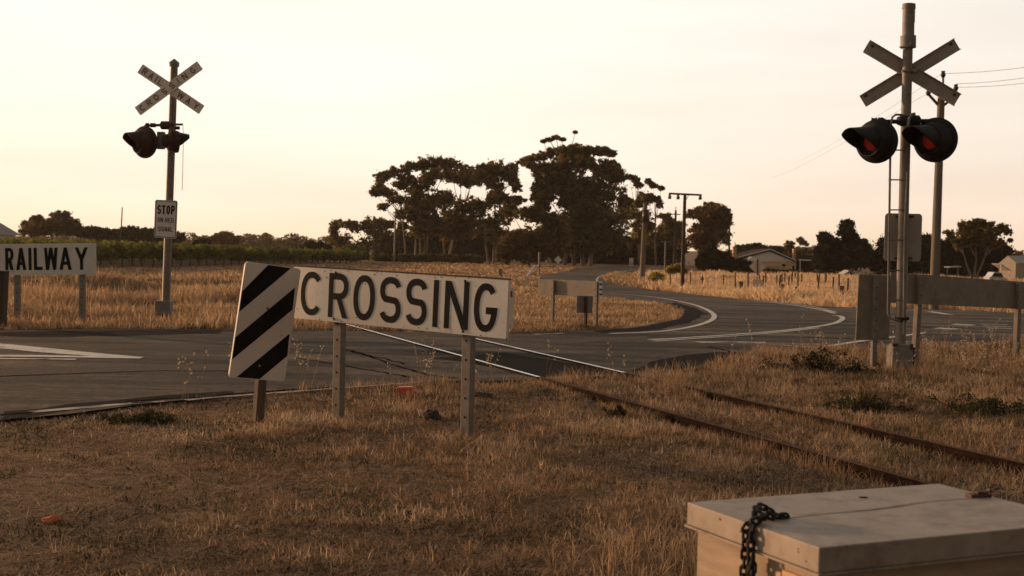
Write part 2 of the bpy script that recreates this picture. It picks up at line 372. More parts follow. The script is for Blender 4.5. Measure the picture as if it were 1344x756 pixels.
def gr(n, stops):
    r = g.nodes.new('ShaderNodeValToRGB'); g.links.new(n.outputs[0], r.inputs[0]); e = r.color_ramp.elements
    e[0].position, e[0].color = stops[0][0], (*stops[0][1], 1); e[1].position, e[1].color = stops[-1][0], (*stops[-1][1], 1)
    for p_, c_ in stops[1:-1]: q = e.new(p_); q.color = (*c_, 1)
    return r
n1 = gn(9, 12, .78); n2 = gn(.7, 4, .6); n3 = gn(60, 4, .7)
r1 = gr(n1, ((.30, (.040, .026, .018)), (.42, (.14, .091, .058)), (.54, (.27, .18, .114)), (.68, (.46, .33, .215))))
r2 = gr(n2, ((.35, (.55, .50, .46)), (.65, (1.25, 1.15, 1.02))))
mx = g.nodes.new('ShaderNodeMix'); mx.data_type = 'RGBA'; mx.blend_type = 'MULTIPLY'; mx.inputs[0].default_value = 1
g.links.new(r1.outputs[0], mx.inputs[6]); g.links.new(r2.outputs[0], mx.inputs[7]); g.links.new(mx.outputs[2], P.inputs['Base Color'])
bp = g.nodes.new('ShaderNodeBump'); bp.inputs['Strength'].default_value = .8; bp.inputs['Distance'].default_value = .03
g.links.new(n1.outputs[0], bp.inputs['Height']); g.links.new(bp.outputs[0], P.inputs['Normal'])
structure(np_mesh('ground', V, np.stack([rr, rr+1, rr+nx+1, rr+nx], 1), GROUND, smooth=True))

# ================================================================== ROAD
near_px = [(0, 553), (90, 541), (180, 530), (300, 518), (400, 510), (500, 504), (600, 500), (705, 498), (760, 496), (830, 491), (900, 486), (960, 470), (1010, 460), (1083, 457), (1207, 456), (1326, 450), (1420, 446)]
far_px = [(1420, 413), (1344, 411), (1225, 405), (1120, 404), (1070, 401), (1000, 394), (900, 384.5), (845, 378.5), (820, 375), (800, 371), (791, 366.5), (798, 362), (820, 357), (848, 353.3),
          (848, 349.6), (810, 348.6), (785, 350), (760, 353), (735, 357), (712, 362), (704, 367), (706, 374), (725, 382), (760, 386.5), (800, 390), (840, 393.5), (870, 398), (893, 404), (899, 410), (893, 417), (875, 422), (840, 428), (800, 431.5), (740, 434.5), (670, 437), (560, 436.5), (440, 433.5), (300, 432), (130, 431), (0, 433)]
def noisy(P, a):
    Q = []
    for (x0, y0), (x1, y1) in zip(P[:-1], P[1:]):
        p, q = at(x0, y0), at(x1, y1); n = max(1, int((q-p).length/.5)) if max(p.y, q.y) < 50 else 2
        for i in range(n):
            v = p.lerp(q, i/n); j = (float(vn(v.x*3+9, v.y*3, 1))-.5)*a; k = (float(vn(v.x*3+99, v.y*3+40, 1))-.5)*a; Q.append(Vector((v.x+j, v.y+k, 0)))
    Q.append(at(*P[-1])); return Q
near_w = [Vector((-9.5, -2, 0)), Vector((-6.2, 6.2, 0))]+noisy(near_px, .22)
far_w = noisy(far_px, .22)+[Vector((-16, 19, 0)), Vector((-45, 2, 0)), Vector((-45, -2, 0))]
right_w = [Vector((40, 45, 0)), Vector((40, 57, 0))]
ROADPOLY = np.array([(p.x, p.y) for p in near_w+right_w+far_w])
def inside(poly, x, y):
    r = np.zeros(len(x), bool); n = len(poly); j = n-1
    for i in range(n):
        xi, yi = poly[i]; xj, yj = poly[j]
        c = ((yi > y) != (yj > y)) & (x < (xj-xi)*(y-yi)/((yj-yi) if abs(yj-yi) > 1e-9 else 1e-9)+xi); r ^= c; j = i
    return r
def sheet(name, polys, M, dz, parent=None):
    """flat polygons in plan, draped on the land"""
    bm = bmesh.new()
    for P in polys:
        f = bm.faces.new([bm.verts.new((p[0], p[1], 0)) for p in P])
        f.normal_update()
        if f.normal.z < 0: f.normal_flip()
    bmesh.ops.triangulate(bm, faces=bm.faces[:])
    for _ in range(6):
        E_ = [e for e in bm.edges if max(v.co.y for v in e.verts) > 24 and e.calc_length() > 3.0]
        if not E_: break
        bmesh.ops.subdivide_edges(bm, edges=E_, cuts=1)
        bmesh.ops.triangulate(bm, faces=[f for f in bm.faces if len(f.verts) > 3])
    for v in bm.verts: v.co.z = float(far_z(v.co.y))+dz
    me = bpy.data.meshes.new(name); bm.to_mesh(me); bm.free(); me.materials.append(M); o = bpy.data.objects.new(name, me); COL.objects.link(o)
    if parent: o.parent = parent
    return o
ASPH = bpy.data.materials.new('worn asphalt'); ASPH.use_nodes = True; g = ASPH.node_tree; P = g.nodes['Principled BSDF']; P.inputs['Specular IOR Level'].default_value = .12
tcn = g.nodes.new('ShaderNodeTexCoord'); mpn = g.nodes.new('ShaderNodeMapping'); mpn.inputs['Rotation'].default_value = (0, 0, R(-28)); mpn.inputs['Scale'].default_value = (.16, 1.1, 1); g.links.new(tcn.outputs['Object'], mpn.inputs[0])
ns = g.nodes.new('ShaderNodeTexNoise'); ns.inputs['Scale'].default_value = 1.0; ns.inputs['Detail'].default_value = 6; ns.inputs['Roughness'].default_value = .6; g.links.new(mpn.outputs[0], ns.inputs[0])
nf = gn(42, 4, .85); nb = gn(.22, 3, .5)
ra = gr(ns, ((.36, (.030, .0235, .018)), (.47, (.074, .058, .0445)), (.58, (.135, .107, .082)), (.68, (.21, .167, .128))))
rf = gr(nf, ((.35, (.5, .5, .5)), (.55, (1.0, .99, .97)), (.72, (2.4, 2.25, 2.05))))
rb = gr(nb, ((.38, (.66, .64, .62)), (.62, (1.25, 1.2, 1.14))))
ma = g.nodes.new('ShaderNodeMix'); ma.data_type = 'RGBA'; ma.blend_type = 'MULTIPLY'; ma.inputs[0].default_value = 1; g.links.new(ra.outputs[0], ma.inputs[6]); g.links.new(rf.outputs[0], ma.inputs[7])
mb_ = g.nodes.new('ShaderNodeMix'); mb_.data_type = 'RGBA'; mb_.blend_type = 'MULTIPLY'; mb_.inputs[0].default_value = 1; g.links.new(ma.outputs[2], mb_.inputs[6]); g.links.new(rb.outputs[0], mb_.inputs[7])
nm_ = gn(5.5, 8, .8); rm_ = gr(nm_, ((.34, (.50, .48, .46)), (.5, (1, 1, 1)), (.66, (1.7, 1.62, 1.52))))
mc_ = g.nodes.new('ShaderNodeMix'); mc_.data_type = 'RGBA'; mc_.blend_type = 'MULTIPLY'; mc_.inputs[0].default_value = 1; g.links.new(mb_.outputs[2], mc_.inputs[6]); g.links.new(rm_.outputs[0], mc_.inputs[7])
g.links.new(mc_.outputs[2], P.inputs['Base Color']); P.inputs['Roughness'].default_value = .95
bp = g.nodes.new('ShaderNodeBump'); bp.inputs['Strength'].default_value = .35; bp.inputs['Distance'].default_value = .008; g.links.new(nf.outputs[0], bp.inputs['Height']); g.links.new(bp.outputs[0], P.inputs['Normal'])
structure(sheet('road', [[(p.x, p.y) for p in near_w+right_w+far_w]], ASPH, 0.0))
def ribbon(pts, w, taper=False):
    """strip of constant width along ground points, as quads in plan"""
    Lp, Rp = [], []
    for i, p in enumerate(pts):
        d = (pts[min(i+1, len(pts)-1)]-pts[max(i-1, 0)]); d.z = 0; d.normalize(); n = Vector((-d.y, d.x, 0)); Lp.append(p+n*w/2); Rp.append(p-n*w/2)
    return [[Rp[i], Rp[i+1], Lp[i+1], Lp[i]] for i in range(len(pts)-1)]
def gl(px, step=0):
    P = [at(*q) for q in px]
    # smooth once (Chaikin) where there are enough points
    for _ in range(2):
        if len(P) > 2:
            Q = [P[0]]
            for a, b in zip(P[:-1], P[1:]): Q += [a.lerp(b, .25), a.lerp(b, .75)]
            P = Q+[P[-1]]
    return P
MK = []
MK += ribbon(gl([(800, 385), (850, 388.5), (885, 394), (915, 401), (935, 410), (939, 417), (928, 424), (900, 431), (862, 436), (800, 438)]), .13)          # inner edge line
MK += ribbon(gl([(852, 446.3), (900, 443.5), (960, 439.5), (1020, 435), (1065, 430), (1096, 425), (1107, 419), (1104, 415), (1094, 414)]), .13)
MK += ribbon(gl([(858, 448), (900, 445.3), (960, 441.5), (1020, 436.8), (1075, 430.5)]), .10)
MK += ribbon(gl([(968, 393), (1010, 396.5), (1050, 402), (1080, 407), (1095, 411.5)]), .13)
MK += ribbon(gl([(980, 392.6), (1030, 397.5), (1070, 403), (1097, 410)]), .10)
MK += ribbon(gl([(1083, 455.5), (1120, 449), (1170, 443), (1213, 437)]), .14)
MK += ribbon(gl([(790, 372), (782, 368), (786, 363), (800, 359), (830, 354)]), .15)
MK += ribbon(gl([(1220, 409), (1246, 413)]), .25)
MK += ribbon(gl([(1260, 427), (1268, 426)]), .45); MK += ribbon(gl([(1238, 432), (1247, 431)]), .45)
for y in (425.5, 428, 430.5): MK += ribbon(gl([(1286+(y-425)*1.5, y), (1322+(y-425)*1.2, y+1.2)]), .16)
structure(sheet('road_markings', MK, PAINT, .006))
MK2 = [[at(*q) for q in [(-60, 449), (0, 451), (60, 457), (120, 463), (182, 468.6), (120, 467.5), (60, 463.5), (0, 457.5), (-60, 453)]]]
MK2 += ribbon(gl([(-60, 467.5), (60, 467.5), (186, 470)]), .26); MK2 += ribbon(gl([(-60, 470.8), (40, 471.3), (100, 472)]), .14)
structure(sheet('painted_island', MK2, mat('bright road paint', (.72, .63, .53), .75, .1, 3, dirt=((.12, .10, .08), 3.2, .53, .66)), .006))
MW = []
MW += ribbon(gl([(40, 541), (100, 536), (175, 529.5)]), .13); MW += ribbon(gl([(200, 528), (216, 527)]), .1); MW += ribbon(gl([(244, 525.5), (300, 520), (400, 513), (548, 502)]), .09)
MW += ribbon(gl([(915, 449.5), (960, 448.5), (1005, 450)]), .3); MW += ribbon(gl([(1010, 452), (1080, 457)]), .15); MW += ribbon(gl([(1207, 457), (1326, 451)]), .13)
MW += ribbon(gl([(700, 439), (740, 437.5)]), .12); MW += ribbon(gl([(1280, 421), (1340, 421.5)]), .15); MW += ribbon(gl([(940, 390), (1000, 392)]), .2)
structure(sheet('worn_road_markings', MW, PAINT2, .004))
CK = []
def wob(px, a=1.2):
    P = [at(*q) for q in px]; Q = []
    for p, q in zip(P[:-1], P[1:]):
        for i in range(6):
            v = p.lerp(q, i/6); Q.append(v+Vector((random.uniform(-1, 1), random.uniform(-1, 1), 0))*.03*a)
    return Q+[P[-1]]
for P_ in ([(388, 455), (450, 457), (480, 466), (520, 480), (560, 492), (600, 497)], [(386, 470), (440, 478), (500, 488), (540, 496)], [(452, 460), (500, 470), (530, 478)], [(0, 545), (60, 540), (120, 533), (200, 524), (300, 521)], [(0, 494), (110, 490), (200, 487), (300, 487)], [(930, 455), (960, 462), (1000, 466)], [(0, 440), (90, 439), (150, 436)]):
    CK += ribbon(wob(P_), .045)
structure(sheet('road_cracks', CK, CRACK, .003))
PATCH = mat('dark asphalt patch', (.022, .017, .013), .98, .5, 30, bump=.3, detail=8, spec=.03)
PATCHL = mat('pale worn asphalt', (.125, .099, .076), .98, .5, 22, bump=.3, detail=8, spec=.05)
def blot(px, seed, a=.16):
    P = [at(*q) for q in px]; Q = []
    for p, q in zip(P, P[1:]+P[:1]):
        n = max(2, int((q-p).length/.35))
        for i in range(n): v = p.lerp(q, i/n); Q.append((v.x+(float(vn(v.x*4+seed, v.y*4, 1))-.5)*a, v.y+(float(vn(v.x*4+seed+50, v.y*4+9, 1))-.5)*a))
    return Q
structure(sheet('road_patches', [blot([(0, 552), (90, 540), (200, 527), (300, 517), (300, 514), (200, 521), (90, 532), (0, 541)], 1), blot([(560, 470), (620, 476), (706, 496), (826, 489.5), (760, 478), (660, 463)], 2), blot([(830, 489), (900, 484), (990, 463), (940, 462), (860, 472)], 3), blot([(0, 441), (60, 443), (150, 441), (290, 438), (290, 434), (130, 433.5), (0, 436)], 4), blot([(870, 399), (893, 405), (899, 411), (890, 419), (850, 428.5), (780, 434), (790, 437), (858, 433.5), (905, 424), (926, 412), (912, 404), (885, 397)], 5)], PATCH, .0015))
structure(sheet('worn_road_patches', [blot([(120, 452), (320, 450), (420, 452), (420, 458), (300, 456), (120, 458)], 6), blot([(470, 441), (610, 447), (720, 446), (850, 441), (850, 444.5), (700, 453), (600, 453)], 7), blot([(0, 482), (180, 480), (300, 478), (300, 487), (150, 490), (0, 494)], 8)], PATCHL, .001))

# ================================================================== RAILS
def rail(a0, a1, label):
    d = RDIR; o = Vector((a1.x, a1.y, 0)); n = RN
    L0 = -(a1-a0).length-.2; L1 = 8.0
    t = thing('railway_rail', label, 'rail', (o.x, o.y, -.1))
    prof = [(-.033, .022), (.033, .022), (.033, -.018), (.009, -.026), (.010, -.10), (.06, -.112), (.06, -.125), (-.06, -.125), (-.06, -.112), (-.010, -.10), (-.009, -.026), (-.033, -.018)]
    b = MB(); ss = [-(a1-Vector(at(1, 1)) if False else 0) for _ in ()]
    st = [L0+i*(L1-L0)/24 for i in range(25)]; k = len(prof); vs = []
    for s_ in st:
        w_ = (float(vn(s_*1.3, 3, 1))-.5)*.02
        for p in prof: vs.append(o+d*s_+n*(p[0]+w_)+Vector((0, 0, p[1])))
    fs = [(i*k+j, i*k+(j+1) % k, (i+1)*k+(j+1) % k, (i+1)*k+j) for i in range(len(st)-1) for j in range(k)]
    b.add(vs, [f[::-1] for f in fs]); b.build('rail_body', RUST_SHADED, t)
    return t, o, L0
ta, oa, La = rail(RA0, RA1, 'rusty rail nearer the wooden box, shining where it cuts across the asphalt')
tb, ob, Lb = rail(RB0, RB1, 'rusty rail on the far side of the track, nearer the bare sign backs')
def shine(t, o, s0, s1, M=None, nm='polished_head', hw=.026):
    b = MB(); p, q = o+RDIR*s0, o+RDIR*s1; n = RN*hw
    b.add([p-n+Vector((0, 0, .0245)), p+n+Vector((0, 0, .0245)), q+n+Vector((0, 0, .0245)), q-n+Vector((0, 0, .0245))], [(0, 1, 2, 3)[::-1]]); b.build(nm, M or RAILTOP, t)
def along(o, px, py): return (at(px, py)-o).dot(RDIR)
RUST_LIT = mat('rusty rail head in painted light', (.15, .078, .046), .95, .4, 6, spec=.03, dirt=((.06, .03, .02), 7, .5, .7))  # lighter rust for the top face, its light put into the colour
def shine_(t, o, s0, s1): shine(t, o, s0, s1, RUST_LIT, 'lit_rusty_head', .024)
shine(ta, oa, La, along(oa, 708, 497)); shine(tb, ob, Lb, along(ob, 834, 491)); shine_(ta, oa, along(oa, 708, 497), 7.9); shine_(tb, ob, along(ob, 834, 491), 7.9)

# ================================================================== FOLIAGE / TREES
def leaves(C, Rd, n, size, seed, shell=.55, flat=1.0, asp=.55):
    """C k x 3 blob centres, Rd k x 3 blob radii, n leaves per blob -> verts, quads, tint"""
    r_ = np.random.default_rng(seed); k = len(C); Nn = k*n
    d = r_.normal(size=(Nn, 3)); d /= np.linalg.norm(d, axis=1)[:, None]
    rad = shell+(1-shell)*r_.random(Nn)**.7 if shell > 0 else np.abs(r_.normal(0, .62, Nn))
    c = np.repeat(C, n, 0)+d*rad[:, None]*np.repeat(Rd, n, 0)
    a = r_.normal(size=(Nn, 3)); a /= np.linalg.norm(a, axis=1)[:, None]
    b = r_.normal(size=(Nn, 3)); b -= a*(a*b).sum(1)[:, None]; b /= np.linalg.norm(b, axis=1)[:, None]
    s = size*(.5+1.0*r_.random(Nn))
    a = a*(s/2)[:, None]; b = b*(s*asp/2)[:, None]
    V = np.stack([c-a, c-b*.9, c+a, c+b*.9], 1).reshape(-1, 3); Fc = np.arange(Nn*4).reshape(-1, 4)
    bt = np.repeat(r_.random(k), n)*.7+r_.random(Nn)*.3
    return V, Fc, np.repeat(bt, 4)
def blobs(cl, D, seed, dens=1.0, deep=.9, sub=(.30, .52)):
    """pixel clusters at distance D -> sub-blob centres and radii"""
    r_ = np.random.default_rng(seed); C, Rd, main = [], [], []
    for c in cl:
        cx, cy, rx, ry = c[:4]; dz = c[4] if len(c) > 4 else r_.uniform(-1, 1)*3.0
        Dd = D+dz; p = on(cx, cy, Dd); k = Dd/F; Rx, Rz = rx*k, ry*k; Ry = max(Rx*deep, .3); main.append(p)
        n = max(5, int(dens*(11+13*Rx/max(Rz, .1))))
        for _ in range(n):
            d = r_.normal(size=3); d /= np.linalg.norm(d); f = r_.random()**.38*r_.uniform(.85, 1.25)
            s_ = r_.uniform(*sub)
            C.append([p.x+d[0]*f*Rx*(1-s_*.6), p.y+d[1]*f*Ry*(1-s_*.6), p.z+d[2]*f*Rz*(1-s_*.6)])
            q = min(Rx, Rz*1.35); Rd.append([q*s_*1.15, q*s_*1.15, q*s_*.85])
    return np.array(C), np.array(Rd), main
def tree(name, label, cat, base, cl, D, leaf, n, seed, M=LEAF_GUM, trunks=None, bark=BARK, tr=.3, dens=1.0, group=None, limbs=True, sub=(.17, .40), shell=0):
    b = Vector(base); t = thing(name, label, cat, b, group); nmain = len(cl)
    cl = [tuple(c) for c in cl]; ex_ = []
    if limbs:
        for i in range(len(cl)):
            for j in range(i):
                a, c = cl[i], cl[j]; q = math.hypot((a[0]-c[0])/(a[2]+c[2]), (a[1]-c[1])/(a[3]+c[3]))
                if .45 < q < .98 and (i*7+j*3+seed) % 3: ex_.append(((a[0]+c[0])/2, (a[1]+c[1])/2, (a[2]+c[2])*.36, (a[3]+c[3])*.36))
    else: ex_ = [(c[0], c[1]+c[3]*.8, c[2]*.95, c[3]*.9) for c in cl]
    C, Rd, main = blobs(cl+ex_, D, seed, dens, sub=sub); main = main[:nmain]
    V, Fc, ti = leaves(C, Rd, int(n*.95), leaf*.63, seed+1, shell); np_mesh('crown', V, Fc, M, t, ti)
    m_ = MB(); r_ = random.Random(seed); top = max(main, key=lambda p: p.z); cen = sum(main, Vector())/len(main)
    if trunks is None: trunks = [(b, Vector((cen.x, cen.y, b.z+(top.z-b.z)*.55)))]
    for (p, q) in trunks:
        p, q = Vector(p), Vector(q); mid = p.lerp(q, .5)+Vector((r_.uniform(-1, 1), r_.uniform(-1, 1), 0))*(q-p).length*.04
        m_.tube([p-Vector((0, 0, .15)), p.lerp(mid, .5), mid, q], [tr*.82, tr*.62, tr*.5, tr*.3], 8)
    if limbs:
        for c in main:
            p, q = min(trunks, key=lambda pq: (Vector(pq[1])-c).length); p, q = Vector(p), Vector(q); s_ = p.lerp(q, r_.uniform(.6, .98))
            if c.z < s_.z: s_ = p.lerp(q, r_.uniform(.35, .6))
            md = s_.lerp(c, .5)+Vector((0, 0, -(c-s_).length*.10)); m_.tube([s_, md, c], [tr*.30, tr*.19, tr*.07], 5)
    m_.build('trunk', bark, t); return t
DG = 200.0
def gb(px, D): return Vector((on(px, 330, D).x, D, float(far_z(D))-.05))
def tp(px, py, D): return on(px, py, D)
# the gum grove behind the bend
tree('gum_tree', 'open crowned gum tree at the outer end of the grove, behind the pale pole', 'tree', gb(534, DG-2),
     [(500, 233, 12, 8), (498, 245, 11, 7), (493, 253, 8, 6), (516, 227, 14, 8), (532, 234, 13, 9), (527, 242, 13, 8), (511, 254, 11, 6), (520, 262, 13, 8), (503, 271, 10, 5), (526, 281, 11, 9), (540, 250, 10, 9), (528, 296, 10, 6)],
     DG-2, .62, 42, 11, trunks=[(gb(534, DG-2), tp(527, 268, DG-2)), (gb(545, DG-2), tp(543, 262, DG-2))], tr=.26)
tree('gum_tree', 'broad gum tree with clustered pale trunks, second from the outer end of the grove', 'tree', gb(555, DG),
     [(537, 220, 14, 8), (566, 215, 20, 11), (587, 215, 20, 8), (575, 228, 26, 9), (551, 240, 18, 11), (544, 260, 18, 12), (556, 266, 20, 14), (540, 279, 18, 14), (560, 285, 22, 17), (578, 261, 24, 13), (570, 298, 24, 14), (548, 303, 16, 10)],
     DG, .62, 52, 12, trunks=[(gb(553, DG), tp(551, 280, DG)), (gb(556, DG), tp(562, 255, DG)), (gb(558, DG), tp(575, 270, DG))], tr=.3, dens=1.25)
tree('gum_tree', 'gum tree with forked pink grey trunks in the middle of the grove', 'tree', gb(587, DG+3),
     [(604, 225, 22, 10), (621, 229, 22, 11), (594, 232, 18, 9), (613, 241, 12, 6), (587, 262, 18, 12), (598, 278, 24, 18), (588, 290, 24, 16), (622, 267, 14, 10), (626, 280, 15, 12), (610, 302, 22, 14), (585, 308, 20, 10)],
     DG+3, .62, 50, 13, trunks=[(gb(586, DG+3), tp(580, 290, DG+3)), (gb(588, DG+3), tp(604, 255, DG+3)), (gb(589, DG+3), tp(616, 250, DG+3))], tr=.3, dens=1.2)
tree('gum_tree', 'tall flat topped gum tree beside the biggest one, sky showing through it', 'tree', gb(642, DG-4),
     [(647, 220, 26, 11), (664, 222, 20, 11), (635, 221, 9, 8), (671, 231, 16, 9), (644, 234, 22, 9), (632, 235, 13, 9), (651, 250, 13, 13), (662, 259, 11, 8), (644, 266, 12, 10), (672, 266, 11, 5), (631, 271, 12, 10), (634, 298, 22, 13), (657, 288, 16, 12), (650, 308, 20, 12), (677, 246, 9, 8), (682, 262, 11, 6), (670, 277, 12, 8)],
     DG-4, .62, 46, 14, trunks=[(gb(642, DG-4), tp(636, 290, DG-4)), (gb(648, DG-4), tp(650, 262, DG-4)), (gb(651, DG-4), tp(660, 240, DG-4))], tr=.3)
tree('gum_tree', 'tallest gum tree with the widest dark crown, standing over the road', 'tree', gb(765, DG-8),
     [(688, 213, 11, 5), (698, 208, 13, 5), (715, 204, 13, 6), (728, 199, 13, 6), (753, 196, 25, 7), (771, 198, 14, 6), (788, 198, 17, 6), (801, 201, 9, 5), (703, 219, 17, 6), (720, 221, 17, 8), (750, 213, 28, 12), (781, 216, 28, 12), (803, 218, 13, 8), (813, 229, 9, 11), (796, 231, 28, 14), (750, 234, 28, 16), (725, 231, 16, 10), (714, 239, 9, 7), (723, 247, 12, 8), (740, 251, 24, 12), (766, 254, 32, 18), (796, 251, 28, 16), (781, 275, 34, 20), (753, 279, 28, 18), (806, 279, 24, 18), (721, 183.5, 6, 1.8), (730, 180, 6, 2.4), (738, 183, 5, 1.6), (713, 185.5, 3.5, 1.2), (755, 173.5, 2.6, .8), (821, 264, 12, 7), (791, 300, 38, 18), (757, 300, 28, 16), (735, 300, 22, 16), (712, 231, 14, 8), (705, 246, 9, 8), (717, 258, 13, 9), (703, 262, 8, 9), (712, 274, 12, 8), (745, 322, 24, 14), (800, 318, 32, 16), (770, 316, 30, 14)],
     DG-8, .62, 58, 15, trunks=[(gb(765, DG-8), tp(756, 235, DG-8)), (gb(775, DG-8), tp(782, 240, DG-8)), (gb(754, DG-8), tp(734, 195, DG-8)), (gb(741, DG-8), tp(746, 300, DG-8))], tr=.42, dens=1.2)
tree('gum_tree', 'thin gum tree with drooping outer branches, beside the road sign', 'tree', gb(858, DG+6),
     [(833, 235, 8, 5), (838, 242, 7, 5), (826, 232, 7, 4), (851, 238, 6, 3.5), (858, 244, 7, 4), (868, 247, 5, 3), (848, 258, 13, 6), (861, 261, 8, 5), (866, 269, 5, 6), (841, 266, 14, 7), (822, 271, 13, 9), (848, 284, 13, 12), (831, 289, 18, 15), (851, 309, 18, 14), (834, 312, 18, 16)],
     DG+6, .62, 44, 16, trunks=[(gb(861, DG+6), tp(861, 262, DG+6)), (gb(840, DG+6), tp(836, 250, DG+6))], tr=.22)
tree('shrubby_tree', 'low dense brownish green tree in front of the gum grove, left of the road bend', 'tree', gb(695, 165),
     [(670, 277, 18, 10), (695, 280, 22, 12), (720, 288, 19, 11), (728, 302, 18, 15), (710, 311, 26, 18), (685, 312, 24, 18), (668, 318, 16, 16), (665, 335, 14, 12), (690, 332, 24, 15), (723, 327, 17, 14), (705, 338, 16, 10)],
     165, .5, 70, 17, M=LEAF_BROWN, tr=.22, dens=1.5)
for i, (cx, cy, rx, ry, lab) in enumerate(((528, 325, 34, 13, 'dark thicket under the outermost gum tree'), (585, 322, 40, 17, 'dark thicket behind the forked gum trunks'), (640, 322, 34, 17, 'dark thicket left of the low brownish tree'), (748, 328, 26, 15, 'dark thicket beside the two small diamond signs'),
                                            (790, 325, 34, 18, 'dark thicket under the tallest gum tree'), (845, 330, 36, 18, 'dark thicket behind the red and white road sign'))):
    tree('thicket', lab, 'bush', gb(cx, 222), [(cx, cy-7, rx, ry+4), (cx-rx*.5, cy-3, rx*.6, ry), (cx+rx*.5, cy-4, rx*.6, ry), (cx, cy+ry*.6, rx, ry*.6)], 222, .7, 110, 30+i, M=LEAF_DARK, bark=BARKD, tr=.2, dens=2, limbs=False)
# small trees beyond the vines
tree('small_tree', 'low round tree beyond the vines, farthest from the gum grove', 'tree', gb(455, 230), [(443, 294, 10, 6), (457, 294, 12, 6), (438, 302, 8, 6), (467, 299, 10, 8), (455, 318, 22, 12), (440, 315, 10, 9)], 230, .6, 60, 41, tr=.25)
tree('small_tree', 'tree between the low round tree and the gum grove', 'tree', gb(490, 228), [(488, 292, 12, 8), (501, 294, 12, 8), (481, 298, 10, 9), (495, 306, 18, 11), (513, 294, 8, 6), (507, 317, 24, 13), (483, 321, 18, 11)], 228, .6, 60, 42, tr=.25)
tree('rounded_shrub', 'rounded green shrub at the end of the vine rows', 'bush', gb(465, 175), [(464, 328, 20, 7), (456, 331, 12, 6), (474, 333, 12, 6)], 175, .35, 110, 43, M=LEAF_VINE, tr=.1, dens=1.6, limbs=False)
tree('rounded_shrub', 'darker rounded shrub among the vines, left of the green one', 'bush', gb(412, 185), [(412, 322, 18, 6), (425, 325, 12, 5)], 185, .35, 110, 44, M=LEAF_DARK, tr=.1, dens=1.6, limbs=False)
tree('hedge', 'long dark hedge running under the gum grove', 'hedge', gb(545, 190), [(500, 338, 18, 5, 0), (530, 338, 18, 5, 0), (560, 338, 18, 5, 0), (590, 338, 18, 5, 0), (620, 339, 18, 5, 0)], 190, .4, 120, 45, M=LEAF_VINE, tr=.1, dens=1.5, limbs=False)
# right of the road
tree('gum_tree', 'rounded gum tree behind the T shaped power pole, warm light painted into its leaves', 'tree', gb(928, 200),
     [(934, 271, 12, 6), (947, 276, 11, 7), (955, 284, 7, 6), (910, 281, 11, 7), (921, 278, 11, 8), (938, 287, 21, 12), (952, 293, 9, 10), (917, 301, 15, 9), (934, 308, 20, 14), (949, 311, 12, 12), (914, 315, 14, 12), (926, 325, 17, 12)],
     200, .55, 75, 51, M=LEAF_WARM, tr=.3, dens=1.4)
tree('gum_tree', 'hazy gum tree just left of the T shaped power pole', 'tree', gb(884, 225),
     [(873, 284, 10, 5), (880, 295, 12, 9), (891, 297, 11, 10), (870, 302, 11, 9), (884, 314, 18, 14), (868, 319, 12, 12), (896, 321, 11, 12), (878, 338, 24, 10)], 225, .6, 60, 52, tr=.25, dens=1.3)
tree('dark_bush', 'dark upright bush left of the house, next to the T shaped pole', 'bush', gb(930, 150), [(922, 338, 9, 12), (934, 334, 13, 13), (928, 345, 14, 9)], 150, .4, 110, 53, M=LEAF_DARK, bark=BARKD, tr=.15, dens=1.8, limbs=False)
tree('dark_bush', 'wide dark bush touching the house chimney', 'bush', gb(950, 152), [(947, 338, 14, 13), (956, 344, 10, 9), (944, 348, 16, 8)], 152, .4, 110, 54, M=LEAF_DARK, bark=BARKD, tr=.15, dens=1.8, limbs=False)
tree('dark_bush', 'low dark bush under the house gable, behind the diamond sign', 'bush', gb(972, 150), [(970, 347, 14, 8), (982, 350, 8, 6), (962, 350, 9, 6)], 150, .4, 110, 55, M=LEAF_DARK, bark=BARKD, tr=.15, dens=1.8, limbs=False)
tree('yellow_shrub', 'yellow green shrub in the dry grass beside the guide post', 'bush', at(862, 372), [(862, 363, 9, 6, 0), (856, 366, 6, 4, 0), (868, 366, 6, 4, 0)], at(862, 372).y, .22, 110, 56, M=LEAF_YEL, tr=.05, dens=1.5, limbs=False)
tree('yellow_shrub', 'faint yellow green shrub farther back, near the T shaped pole', 'bush', gb(888, 120), [(880, 354, 7, 4, 0), (890, 351, 7, 4, 0), (897, 355, 6, 3, 0)], 120, .28, 110, 57, M=LEAF_YEL, tr=.05, dens=1.5, limbs=False)
tree('dark_tree', 'dark dome shaped tree right of the carport', 'tree', gb(1108, 160),
     [(1112, 294, 9, 5), (1112, 304, 15, 9), (1081, 309, 8, 5), (1085, 316, 13, 8), (1119, 318, 17, 11), (1101, 323, 21, 12), (1135, 324, 9, 10), (1078, 331, 13, 10), (1119, 339, 26, 17), (1095, 343, 26, 16), (1140, 338, 18, 16), (1150, 345, 16, 12), (1080, 345, 16, 12)], 160, .5, 90, 58, M=LEAF_DARK, bark=BARKD, tr=.3, dens=1.5)
tree('gum_tree', 'gum tree with a pale forked trunk standing in front of the shed', 'tree', gb(1280, 150),
     [(1246, 306, 8, 4.5), (1266, 296, 11, 6), (1284, 291, 10, 5), (1296, 296, 12, 7), (1268, 308, 14, 9), (1284, 305, 15, 9), (1305, 309, 11, 8), (1316, 298, 8, 5), (1323, 304, 6, 6), (1326, 315, 3, 4), (1253, 314, 9, 6), (1290, 316, 20, 7), (1262, 320, 14, 7), (1306, 320, 12, 7)],
     150, .42, 52, 59, trunks=[(gb(1278, 150), tp(1264, 330, 150)), (gb(1279, 150), tp(1280, 315, 150)), (gb(1281, 150), tp(1298, 322, 150))], tr=.22)
